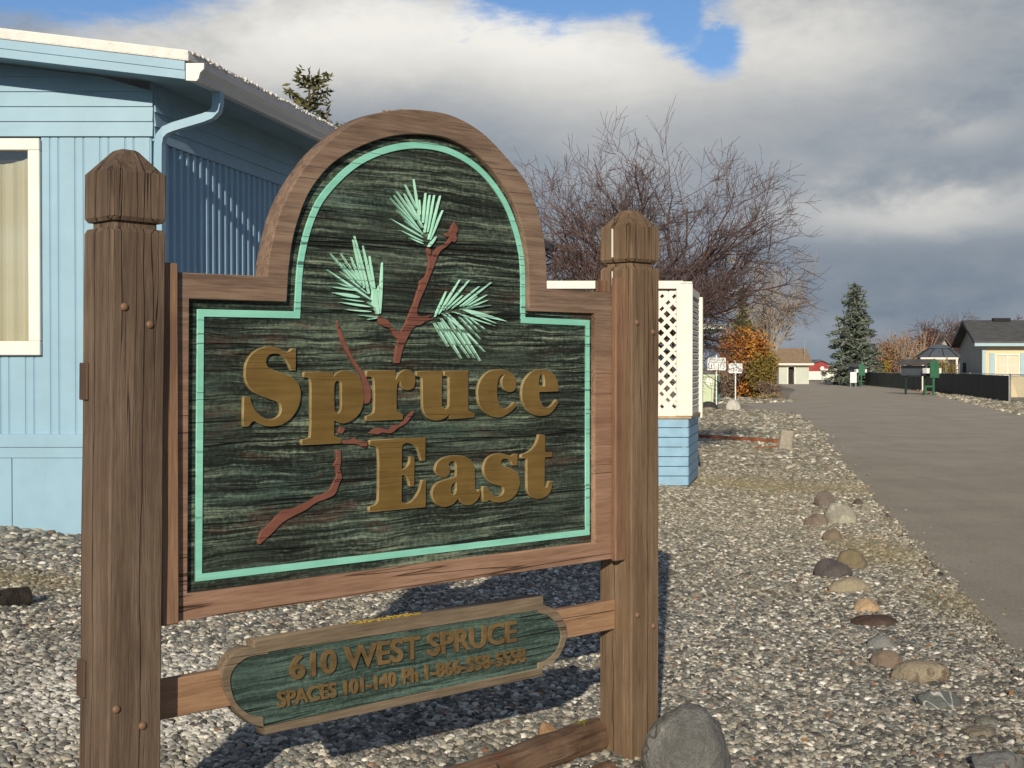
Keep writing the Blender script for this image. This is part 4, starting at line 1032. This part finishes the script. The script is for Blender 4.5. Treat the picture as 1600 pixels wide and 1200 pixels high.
M['autumn'] = veg('autumn_leaves', [(.15,.045,.014),(.31,.09,.02),(.43,.16,.028),(.48,.24,.045),(.22,.15,.04)])
M['autumn_olive'] = veg('olive_autumn_leaves', [(.10,.08,.02),(.20,.15,.035),(.27,.19,.05)])
M['heath'] = veg('heather_leaves', [(.10,.065,.05),(.18,.125,.09),(.26,.19,.13)])
M['straw'] = veg('straw_leaves', [(.22,.16,.08),(.34,.26,.14)])
M['redbrown'] = veg('red_brown_leaves', [(.10,.045,.03),(.19,.085,.055),(.26,.14,.09)])
M['tanleaf'] = veg('tan_leaves', [(.16,.09,.05),(.27,.16,.09),(.34,.22,.12)])
M['yellow'] = veg('yellow_leaves', [(.20,.13,.02),(.34,.22,.04),(.16,.13,.03)])
YB = 72.0
def P2(x, Y): return at(x, 572, Y).x
bush('big rounded bush in rust red and orange autumn leaf behind the white signs', (P2(1166, YB), YB, 0), 1.7, 1.3, 3.6, 21, M['autumn'], 9000, .17, 40)
bush('olive and yellow lower bush in front of the rust red one', (P2(1190, YB-1.2), YB-1.2, 0), 1.0, .75, 2.5, 22, M['autumn_olive'], 3200, .15, 22)
bush('greyish twiggy bush behind the two number signs', (P2(1136, YB-1.8), YB-1.8, 0), 1.05, .7, 2.1, 23, M['heath'], 1900, .12, twigs=40)
bush('low heathery clump at the right foot of the autumn bush', (P2(1206, YB-2.2), YB-2.2, 0), .85, .6, .95, 24, M['heath'], 900, .11, twigs=30)
bush('straw coloured low clump on the stony island by the road', (P2(1205, YB-3.4), YB-3.4, 0), .85, .4, .42, 25, M['straw'], 500, .09, twigs=20)
# hedge of autumn shrubs beyond the black fence
GH = 'autumn shrubs behind the black fence'
for i, (lab, x, Y, w, h, m, n, tw) in enumerate((
    ('dull red brown shrub just right of the spruce', 1372, 128, 2.6, 4.3, 'redbrown', 2200, 50),
    ('yellow tinged tall shrub right of the spruce', 1395, 134, 2.2, 5.2, 'tanleaf', 2000, 40),
    ('small bright yellow shrub low behind the fence', 1382, 122, .8, 2.6, 'yellow', 600, 10),
    ('broad tan brown twiggy shrub in the middle of the hedge', 1408, 124, 2.6, 4.4, 'tanleaf', 2300, 70),
    ('russet shrub left of the metal gazebo roof', 1438, 128, 2.7, 5.0, 'redbrown', 2400, 60),
    ('pale twiggy shrub close behind the mailboxes', 1446, 118, 2.0, 3.4, 'tanleaf', 1400, 70))):
    bush(lab, (P2(x, Y), Y, 0), w*.95, w*.6, h, 40+i, M[m], n, .2, 16, twigs=tw, group=GH)
gr2 = dict(grey); gr2['min'] = .02
for i, (lab, x, Y, sl) in enumerate((('leafless grey purple tree behind the russet shrub', 1460, 150, 3.1), ('leafless grey purple tree above the brown gabled house', 1488, 158, 3.3))):
    bare_tree(lab, (P2(x, Y), Y, 0), 7, 60+i, gr2, M['twig'], M['bark'], 1.4, .18, 6, (10, 50), sl, group='leafless trees beyond the shrubs')
p = P2(1606, 150); bare_tree('distant leafless tree rising over the ridge of the yellow house', (p, 150, 0), 7, 77, gr2, M['twig'], M['bark'], 2, .18, 6, (10, 45), 3.0, group='leafless trees beyond the shrubs')

# ================================================================== FAR BUILDINGS AND FURNITURE
def px2(x, y, Y): v = at(x, y, Y); return v.x, v.z
M['sage'] = plain('pale_sage_wall', (.50,.53,.46), .7, .06, 1)
M['tanroof'] = plain('tan_shingles', (.27,.19,.12), .85, .15, 3)
M['redwall'] = plain('barn_red', (.30,.05,.045), .7, .12, 1)
M['green'] = plain('green_paint', (.045,.145,.085), .5, .12, 4)
M['dkgreen'] = plain('dark_green_paint', (.02,.045,.035), .5, .15, 4)
M['greyroof'] = plain('dark_grey_shingles', (.095,.094,.092), .85, .2, 2)
M['yellowwall'] = plain('cream_yellow_wall', (.66,.56,.36), .7, .05, 1)
M['greywall_shade'] = plain('grey_wall_and_gable_shade', (.33,.33,.30), .7, .06, 1)  # yellow house gable's shade put into the colour; brown house wall shares it
M['paleblue'] = plain('pale_blue_trim', (.36,.50,.56), .6, .05, 2)
M['black'] = veg('black_slat', [(.010,.010,.011),(.022,.022,.024),(.036,.036,.038)], .6)
M['steel'] = plain('galvanised_steel', (.30,.31,.30), .45, .1, 5)
M['metalroof'] = plain('dark_metal_roof', (.09,.105,.125), .45, .1, 2)
M['pedestal'] = plain('pale_green_metal', (.47,.56,.36), .5, .05, 3)
M['signwhite'] = plain('white_sign_face', (.76,.76,.74), .5, .03, 3)
M['ink'] = plain('dark_blue_ink', (.04,.055,.09), .5)
M['inkgrey'] = plain('faded_grey_ink', (.52,.53,.54), .5)
# carport roof behind the porch
x0, z0 = px2(1040, 517, 45); x1, z1 = px2(1135, 507, 45)
cp = thing('carport', 'pale carport roof edge showing to the right of the lattice porch', 'carport', (x0, 45, 0))
obj('roof', boxes((-2, x1-x0, 0, 5, z0+.06, z1)), M['sage'], cp); obj('beam', boxes((-2, x1-x0-.05, .05, .2, z0-.06, z0+.055)), M['dkgreen'], cp)
for k, xx in enumerate((-1.9, .55)):
    obj('post', boxes((xx, xx+.1, .3, .4, 0, z0-.062)), M['cream'], cp)
# white number signs
def number_sign(label, x0, x1, y0, y1, yb, Y, l1, l2):
    xa, zb_ = px2(x0, y1, Y); xb, zt_ = px2(x1, y0, Y); xm = (xa+xb)/2
    t = thing('number_sign', label, 'sign', (xm, Y, 0)); w = (xb-xa)/2; h = zt_-zb_
    n = contour([(-w, h*.1), (-w, h*.9), (-w*.93, h), (w*.93, h), (w, h*.9), (w, h*.1), (w*.93, 0), (-w*.93, 0)], seg=1)
    me = prism([[(x, z+zb_) for x, z in n]], -.02, 0); link('sign_face', me, M['signwhite'], t)
    link('lettering', text_mesh(l1, -w*.74, w*.74, zb_+h*.64, zb_+h*.88, -.024, -.0195, .0), M['inkgrey'], t)
    link('lettering', text_mesh(l2, -w*.86, w*.86, zb_+h*.12, zb_+h*.54, -.024, -.0195, .01), M['ink'], t)
    bm = bmesh.new(); tube(bm, [(0,.02,-.1), (0,.02,zt_+.25*h)], .028, 6); obj('post', bm, M['signwhite'], t); return t
number_sign('white sign reading SPACES 111-115 on a thin post', 1105, 1134, 559, 578.5, 632, 60, 'SPACES', '111-115')
number_sign('white sign reading SPACES 116-120 on a thin post', 1138.5, 1160, 567.5, 583, 630, 60.6, 'SPACES', '116-120')
# utility pedestal and green rack
xa, za = px2(1093, 628, 60.5); xb, zb_ = px2(1116, 586, 60.5)
t = thing('utility_pedestal', 'pale green tilted utility box beside the first number sign', 'utility box', ((xa+xb)/2, 60.5, 0), 0); w = (xb-xa)/2
t.rotation_euler = (0, .06, -.15)
obj('cabinet', bevel(boxes((-w, w*.85, 0, .5, 0, zb_-.08)), .02), M['pedestal'], t); obj('lid', bevel(boxes((-w-.02, w*.9, -.03, .53, zb_-.075, zb_)), .015), M['pedestal'], t); obj('label_plate', boxes((-.08, .14, -.012, -.001, zb_-.42, zb_-.14)), M['signwhite'], t)
t = thing('pipe_rack', 'green pipe rack with three pale rails behind the utility box', 'rack', (P2(1112, 63), 63, 0))
bm = bmesh.new()
for k in range(3): tube(bm, [(-.6,0,.45+.42*k), (.35,0,.45+.42*k)], .03, 6)
obj('bar', bm, M['sage'], t); obj('post', boxes((.30, .38, -.04, .04, 0, 1.32)), M['green'], t); obj('post', boxes((-.6, -.52, -.04, .04, 0, 1.32)), M['green'], t)
# shed with dark doorway
def prism_roof(bm, x0, x1, y0, y1, ze, zr, over=.2, th=.12):
    ym = (y0+y1)/2
    for a, b in ((y0-over, ym), (y1+over, ym)):
        zz = ze-over*(zr-ze)/(ym-y0)
        hexa(bm, [(x0-over, a, zz), (x1+over, a, zz), (x1+over, b, zr), (x0-over, b, zr), (x0-over, a, zz+th), (x1+over, a, zz+th), (x1+over, b, zr+th), (x0-over, b, zr+th)])
Y = 130; xa, zb_ = px2(1217, 601, Y); xb, zt_ = px2(1264, 570, Y)
sh = thing('shed', 'small pale shed with tan roof and open dark doorway at the road end', 'shed', ((xa+xb)/2, Y, 0)); w = (xb-xa)/2
da, db = px2(1231.5, 600, Y)[0]-(xa+xb)/2, px2(1241, 600, Y)[0]-(xa+xb)/2; dt = px2(1231, 573.5, Y)[1]
obj('wall', boxes((-w, da, 0, .12, -.1, zt_), (db, w, 0, .12, -.1, zt_), (da, db, 0, .12, dt, zt_), (-w, -w+.12, .125, 6, -.1, zt_), (w-.12, w, .125, 6, -.1, zt_)), M['sage'], sh)
obj('doorway', boxes((da, db, .5, .55, -.1, dt)), M['dark'], sh)
obj('door_frame', boxes((da-.1, da, -.04, -.002, -.05, dt+.1), (db, db+.1, -.04, -.002, -.05, dt+.1), (da, db, -.04, -.002, dt, dt+.1)), M['white'], sh)
bm = bmesh.new(); prism_roof(bm, -w, w, 0, 6, zt_+.05, px2(1240, 546, 133)[1], .35); obj('roof', bm, M['tanroof'], sh)
obj('fascia', boxes((-w-.4, w+.4, -.40, -.36, zt_-.02, zt_+.14)), M['white'], sh)
bm = bmesh.new(); tube(bm, [(w-.2,1,zt_), (w-.2,1,px2(1271,530,131)[1])], .03, 5); obj('vent_pipe', bm, M['steel'], sh)
# red barn
Y = 172; xa, _ = px2(1258, 600, Y); xb, zt_ = px2(1299, 577, Y); w = (xb-xa)/2; za = px2(1282, 563.5, Y)[1]; ze = px2(1297, 571, Y)[1]
bn = thing('barn', 'red barn with white lower wall seen past the shed', 'barn', ((xa+xb)/2, Y, 0))
bm = bmesh.new(); hexa(bm, [(-w,0,1.05), (w,0,1.05), (w,8,1.05), (-w,8,1.05), (-w,0,ze), (w,0,ze), (w,8,ze), (-w,8,ze)]); 
vs = [bm.verts.new(p) for p in ((-w,.0,ze+.002), (w,.0,ze+.002), (.3,.0,za), (-w,8,ze+.002), (w,8,ze+.002), (.3,8,za))]
for f in ((0,1,2), (3,5,4)): bm.faces.new([vs[i] for i in f])
obj('wall', bm, M['redwall'], bn); obj('lower_wall', boxes((-w-.01, w+.01, -.02, 8, -.1, 1.045)), M['white'], bn)
bm = bmesh.new()
for s in (-1, 1):
    e = w+.3; hexa(bm, [(.3,-.3,za), (s*e,-.3,ze-.1), (s*e,8.2,ze-.1), (.3,8.2,za), (.3,-.3,za+.15), (s*e,-.3,ze+.05), (s*e,8.2,ze+.05), (.3,8.2,za+.15)])
obj('roof', bm, M['metalroof'], bn)
obj('door', boxes((-.9, .9, -.05, -.025, 0, 1.0)), M['cream'], bn)
# white arbour and planter
Y = 150; xa, _ = px2(1290, 600, Y); xb, zt_ = px2(1314, 577, Y)
t = thing('garden_arbour', 'small white garden arbour near the spruce', 'arbour', ((xa+xb)/2, Y, 0)); w = (xb-xa)/2
for x in (-w, w-.15, -.1): obj('post', boxes((x, x+.13, 0, .13, 0, zt_-.1)), M['cream'], t)
obj('beam', boxes((-w-.15, w+.15, -.05, .2, zt_-.098, zt_+.05)), M['cream'], t); obj('rail', boxes((-w, w, .04, .08, .7, .78)), M['cream'], t)
obj('planter', boxes((-.2, w+.2, -.7, -.2, 0, .42)), M['cream'], t)
t = thing('satellite_dish', 'round white dish in front of the red barn', 'dish', (P2(1284.5, 148), 148, 0))
bm = bmesh.new(); tube(bm, [(0,0,0),(0,0,1.3)], .05, 6); obj('post', bm, M['steel'], t)
bm = bmesh.new(); bmesh.ops.create_cone(bm, segments=14, radius1=.22, radius2=.08, depth=.09, cap_ends=True, matrix=Matrix.Translation((0,-.05,1.45)) @ Matrix.Rotation(-pi/2, 4, 'X')); bm.verts.ensure_lookup_table(); obj('reflector', bm, M['signwhite'], t)
# grey board fence by the spruce
def run_fence(name, label, a, b, h, m, post_every, mp, rail=True, group=None, mesh=False, boards=False):
    a, b = Vector((*a, 0)), Vector((*b, 0)); L = (b-a).length; t = thing(name, label, 'fence', a, math.atan2((b-a).y, (b-a).x), group)
    if boards:
        bm = bmesh.new(); k = 0
        while k*.15 < L: box(bm, k*.15, k*.15+.14, 0, .025, .03, h+.03*mnoise.noise((k*.7,1,1))); k += 1
        obj('board_panel', bm, m, t)
    elif mesh:
        bm = bmesh.new(); n = int((L+h)/.11)
        for k in range(n):
            for s in (1, -1):
                x0_ = k*.11-(h if s > 0 else 0); pa_ = [x0_, .0]; 
                xs_, xe_ = (x0_, x0_+h) if s > 0 else (x0_+h, x0_)
                ta, tb = 0, 1
                if s > 0: ta, tb = max(0, -x0_/h), min(1, (L-x0_)/h)
                else: ta, tb = max(0, (x0_+h-L)/h), min(1, (x0_+h)/h)
                if tb-ta < .02: continue
                tube(bm, [(xs_+(xe_-xs_)*ta, .004*s, .05+(h-.05)*ta), (xs_+(xe_-xs_)*tb, .004*s, .05+(h-.05)*tb)], .005, 3, False)
        me = bpy.data.meshes.new('wire_mesh'); bm.to_mesh(me); bm.free(); link('wire_mesh', me, M['steel'], t)
    else:
        bm = bmesh.new(); k = 0; w_ = .09; rnd = random.Random(4)
        while (k+1)*w_ < L: box(bm, k*w_, k*w_+w_*.92, .0, .012, .04, h-.05+rnd.uniform(-.012,.012)); k += 1
        obj('slat_panel', bm, m, t)
    n = max(1, int(round(L/post_every)))
    for k in range(n+1):
        bm = bmesh.new(); tube(bm, [(L*k/n, -.03, -.1), (L*k/n, -.03, h+.05)], .03, 6); obj('post', bm, mp, t)
    if rail:
        bm = bmesh.new(); tube(bm, [(0,-.0,h), (L,-.0,h)], .02, 6); obj('top_rail', bm, mp, t)
    return t
M['greyboard'] = plain('weathered_grey_board', (.12,.13,.13), .8, .2, 2)
M['greenslat'] = veg('dull_green_slat', [(.03,.038,.032),(.055,.065,.052),(.085,.08,.06)], .7)
FA, FB, FC = (P2(1578, 65), 65), (P2(1468, 88), 88), (P2(1352, 119), 119)
run_fence('slatted_fence', 'black slatted chain link fence in front of the yellow house', FA, FB, 1.30, M['black'], 9.5, M['steel'])
run_fence('slatted_fence', 'dark green slatted fence running from the mailboxes to the spruce', FB, FC, 1.2, M['greenslat'], 6, M['steel'])
run_fence('wire_fence', 'open chain link fence at the right edge of the photo', FA, (P2(1640, 60.5), 60.5), 1.30, None, 3, M['steel'], mesh=True)
run_fence('board_fence', 'weathered grey board fence at the foot of the spruce', (P2(1314, 126), 126), (P2(1341, 117), 117), 1.35, M['greyboard'], 3, M['greyboard'], rail=False, boards=True)
# mailboxes
def mail_stand(label, x, Y, k, rz, group, row):
    t = thing('mailbox_stand', label, 'mailboxes', (P2(x, Y), Y, 0), rz, group); t.scale = (k, k, k)
    w = .30
    pg = [(-w, .98), (-w, 1.74), (-w*1.35, 1.72), (0, 2.06), (w*1.35, 1.72), (w, 1.74), (w, .98)]
    link('end_panel', prism([pg], -.03, .03), M['green'], t)
    for s in (-1, 1):
        bm = bmesh.new(); x0_ = s*(w+.005); x1_ = s*(w+.19); xx = sorted((x0_, x1_))
        box(bm, xx[0], xx[1], .0, .42, 1.22, 1.52); bevel(bm, .03, 2); mb = obj('mailbox', bm, M['signwhite'], t)
    obj('post', boxes((-.05, .05, .035, .13, -.1, .975)), M['green'], t)
    if row:
        obj('box_row', boxes((-.24, .24, .45, row, 1.12, 1.66), (-.20, .20, .44, row-.1, 1.06, 1.118)), M['metalroof'], t)
        bm = bmesh.new()
        for s in (-1, 1): hexa(bm, [(0,.1,1.98), (s*.5,.1,1.70), (s*.5,row+.15,1.70), (0,row+.15,1.98), (0,.1,2.03), (s*.5,.1,1.75), (s*.5,row+.15,1.75), (0,row+.15,2.03)])
        obj('roof', bm, M['greyroof'], t)
        for yy in (.7, row-.3): obj('post', boxes((-.14, -.05, yy, yy+.1, -.1, 1.055)), M['dkgreen'], t)
        obj('foot_frame', boxes((-.62, -.52, .0, .1, -.05, .55), (-.515, -.055, .02, .08, .45, .54)), M['green'], t)
    return t
mail_stand('larger green mailbox stand with long dark roofed box row behind', 1460, 80, 1.04, .36, 'green mailbox stands', 2.7)
mail_stand('smaller far green mailbox stand near the spruce', 1346.5, 113, .95, .2, 'green mailbox stands', 2.2)
Y = 111; xa, za = px2(1328.5, 598, Y); xb, zb_ = px2(1338.5, 581.5, Y)
t = thing('notice_board', 'blank white board standing left of the far mailboxes', 'board', ((xa+xb)/2, Y, 0)); w = (xb-xa)/2
obj('panel', boxes((-w, w, 0, .04, za, zb_)), M['signwhite'], t); obj('post', boxes((w*.75, w*.95, .05, .12, 0, zb_+.25)), M['steel'], t); obj('post', boxes((-w*.95, -w*.75, .05, .12, 0, zb_)), M['steel'], t)
# yellow house
Y = 75; hx = P2(1535, Y)
yh = thing('yellow_house', 'cream yellow house with dark grey roof and blue shuttered window', 'house', (hx, Y, 0))
gd = Vector((.2, .98, 0)); DPT = 10.3; ze, zr = 2.92, 4.15
bm = bmesh.new(); box(bm, 0, 16, 0, .15, 0, ze); obj('front_wall', bm, M['yellowwall'], yh)
bm = bmesh.new(); a, b, c = Vector((0,.16,0)), gd*DPT, gd*(DPT/2)
o_ = Vector((.15,0,0)); U = lambda p, z: Vector((p.x, p.y, z))
f1 = [U(a,0), U(b,0), U(b,ze), U(c,zr), U(a,ze)]; v1 = [bm.verts.new(p) for p in f1]; v2 = [bm.verts.new(p+o_) for p in f1]
bm.faces.new(v1); bm.faces.new(v2[::-1])
for k in range(5): bm.faces.new((v1[k], v2[k], v2[(k+1) % 5], v1[(k+1) % 5]))
obj('gable_wall', bm, M['greywall_shade'], yh)  # the gable's shade is painted in as grey
bm = bmesh.new(); ov = .45; sl = (zr-ze)/(DPT/2)
for e, s in ((-ov, 0), (DPT+ov, 0)):
    pe, pc = gd*e, gd*(DPT/2); zz = ze - ov*sl
    hexa(bm, [Vector((pe.x-.5,pe.y,zz+.02)), Vector((pe.x+17,pe.y,zz+.02)), Vector((pc.x+17,pc.y,zr+.02)), Vector((pc.x-.5,pc.y,zr+.02)), Vector((pe.x-.5,pe.y,zz+.22)), Vector((pe.x+17,pe.y,zz+.22)), Vector((pc.x+17,pc.y,zr+.22)), Vector((pc.x-.5,pc.y,zr+.22))])
obj('roof', bm, M['greyroof'], yh)
obj('gutter', boxes((-.62, 17, -ov-.16, -ov-.02, ze-.14, ze+.02)), M['paleblue'], yh)
obj('corner_trim', boxes((-.02, .16, -.04, -.003, 0, ze-.01)), M['paleblue'], yh)
wa, wb = P2(1554, 75)-hx, P2(1593, 75)-hx; wz0, wz1 = px2(1570, 588, 75)[1], px2(1570, 553, 75)[1]
wn = obj('window', boxes((wa, wb, -.07, -.004, wz1-.07, wz1), (wa, wb, -.07, -.004, wz0, wz0+.07), (wa, wa+.07, -.065, -.004, wz0+.072, wz1-.072), (wb-.07, wb, -.065, -.004, wz0+.072, wz1-.072), ((wa+wb)/2-.04, (wa+wb)/2+.04, -.06, -.004, wz0+.072, wz1-.072)), M['white'], yh)
bars = [(wa+.072+(wb-wa-.144)*k/6-.012, wa+.072+(wb-wa-.144)*k/6+.012, -.045, -.03, wz0+.072, wz1-.072) for k in (1,2,4,5)]
obj('muntin', boxes(*bars, (wa+.072, wb-.072, -.028, -.024, (wz0+wz1)/2-.015, (wz0+wz1)/2+.015)), M['white'], wn)
obj('pane', boxes((wa+.05, wb-.05, -.02, -.002, wz0+.05, wz1-.05)), plain('cream_blind', (.62,.58,.44), .4, .05), wn)  # blind in a plain cream colour
for s in (0, 1):
    x_ = wa-.28 if s == 0 else wb+.04
    obj('shutter', boxes((x_, x_+.24, -.05, -.003, wz0, wz1+.06)), M['paleblue'], yh)
dn = gd*7.2; obj('side_window', boxes((dn.x-.05, dn.x-.012, dn.y-.5, dn.y+.5, .4, 1.9)), M['dark'], yh)
obj('roof_vent', boxes((2.2, 3.2, 4.6, 4.9, 4.3, 4.48)), M['black'], yh)
# gazebo and the brown gabled house behind it
Y = 100; t = thing('gazebo', 'gazebo with dark ribbed metal roof and small raised cap', 'gazebo', (P2(1468, Y), Y, 0)); 
bm = bmesh.new()
def ringz(bm, r, z, n=10): return [bm.verts.new((r*cos(2*pi*k/n+.2), r*sin(2*pi*k/n+.2), z)) for k in range(n)]
for rs in (((1.75,2.32),(1.2,2.72),(.75,2.98)), ((.85,2.98),(.55,3.2),(.08,3.3))):
    rr = [ringz(bm, *q_) for q_ in rs]
    for r0, r1 in zip(rr, rr[1:]):
        for k in range(10): bm.faces.new((r0[k], r0[(k+1) % 10], r1[(k+1) % 10], r1[k]))
    bm.faces.new(rr[0][::-1]); bm.faces.new(rr[-1])
obj('roof', bm, M['metalroof'], t)
bm = bmesh.new()
for k in range(10):
    a = 2*pi*k/10+.2; tube(bm, [(1.77*cos(a),1.77*sin(a),2.33), (1.2*cos(a),1.2*sin(a),2.74), (.75*cos(a),.75*sin(a),3.0)], .03, 5)
obj('roof_rib', bm, M['black'], t)
for k in range(5): a = 2*pi*k/5+.2; obj('post', boxes((1.5*cos(a)-.06, 1.5*cos(a)+.06, 1.5*sin(a)-.06, 1.5*sin(a)+.06, 0, 2.33)), M['greyboard'], t)
Y = 92; t = thing('pergola', 'white topped pergola carrying a yellow vine by the yellow house', 'pergola', (P2(1455, Y), Y, 0)); L = P2(1499, Y)-P2(1440, Y)
obj('beam', boxes((-.7, L-.7, 0, .15, 2.15, 2.28)), M['cream'], t)
for x in (-.6, L-.85): obj('post', boxes((x, x+.12, .02, .13, 0, 2.148)), M['cream'], t)
bush('yellow and rust vine hanging under the pergola beam', (P2(1483, 91), 91.4, 0), .75, .3, 2.25, 91, M['autumn_olive'], 900, .13, cat='vine', name='vine')
Y = 140; xa = P2(1467, Y); t = thing('brown_house', 'brown gabled house half hidden behind the gazebo', 'house', (xa, Y, 0)); apx = P2(1475, Y)-xa; zr = px2(1475, 530, Y)[1]; ze = px2(1467, 545, Y)[1]
bm = bmesh.new(); wv = 2*apx
hexa(bm, [(0,0,0), (wv,0,0), (wv+1.6,8,0), (1.6,8,0), (0,0,ze), (wv,0,ze), (wv+1.6,8,ze), (1.6,8,ze)])
vs = [bm.verts.new(p) for p in ((0,0,ze+.003), (wv,0,ze+.003), (apx,0,zr-.02))]; bm.faces.new(vs); obj('wall', bm, M['greywall_shade'], t)
bm = bmesh.new()
for s in (-1, 1):
    xe = apx+s*(apx+.35); zz = ze-.25
    hexa(bm, [(apx,-.4,zr), (xe,-.4,zz), (xe+1.8,9,zz), (apx+1.8,9,zr), (apx,-.4,zr+.2), (xe,-.4,zz+.2), (xe+1.8,9,zz+.2), (apx+1.8,9,zr+.2)])
obj('roof', bm, plain('brown_shingles', (.13,.10,.08), .85, .15, 2), t)
# fallen leaves on the right verge
bm = bmesh.new(); rnd = random.Random(6)
for k in range(1500):
    y = rnd.uniform(84, 104); x = 17.4+(y-46.8)*.215+abs(rnd.gauss(0,.9)); leaf(bm, Vector((x, y, .03)), .12, rnd, Vector((rnd.gauss(0,1), rnd.gauss(0,1), rnd.gauss(0,.25))).normalized())
me = bpy.data.meshes.new('fallen_leaves'); bm.to_mesh(me); bm.free(); o = link('fallen_leaves', me, veg('fallen_leaf', [(.20,.06,.03),(.30,.12,.05)])); tag(o, 'rust red fallen leaves scattered along the right verge', 'leaves', kind='stuff')

bm = bmesh.new(); rnd = random.Random(16)
for k in range(170):
    y = rnd.uniform(5, 22); x = edge_x(y) - abs(rnd.gauss(0, 1.6)) - .1
    if x < -2.4: continue
    leaf(bm, Vector((x, y, gz(x, y)+.014)), rnd.uniform(.02, .045), rnd, Vector((rnd.gauss(0,1), rnd.gauss(0,1), rnd.gauss(0,.3))).normalized())
me = bpy.data.meshes.new('leaf_litter'); bm.to_mesh(me); bm.free(); o = link('leaf_litter', me, veg('dry_leaf', [(.16,.06,.02),(.28,.13,.05),(.20,.13,.06)])); tag(o, 'dry orange brown leaf scraps scattered over the gravel bed', 'leaves', kind='stuff')
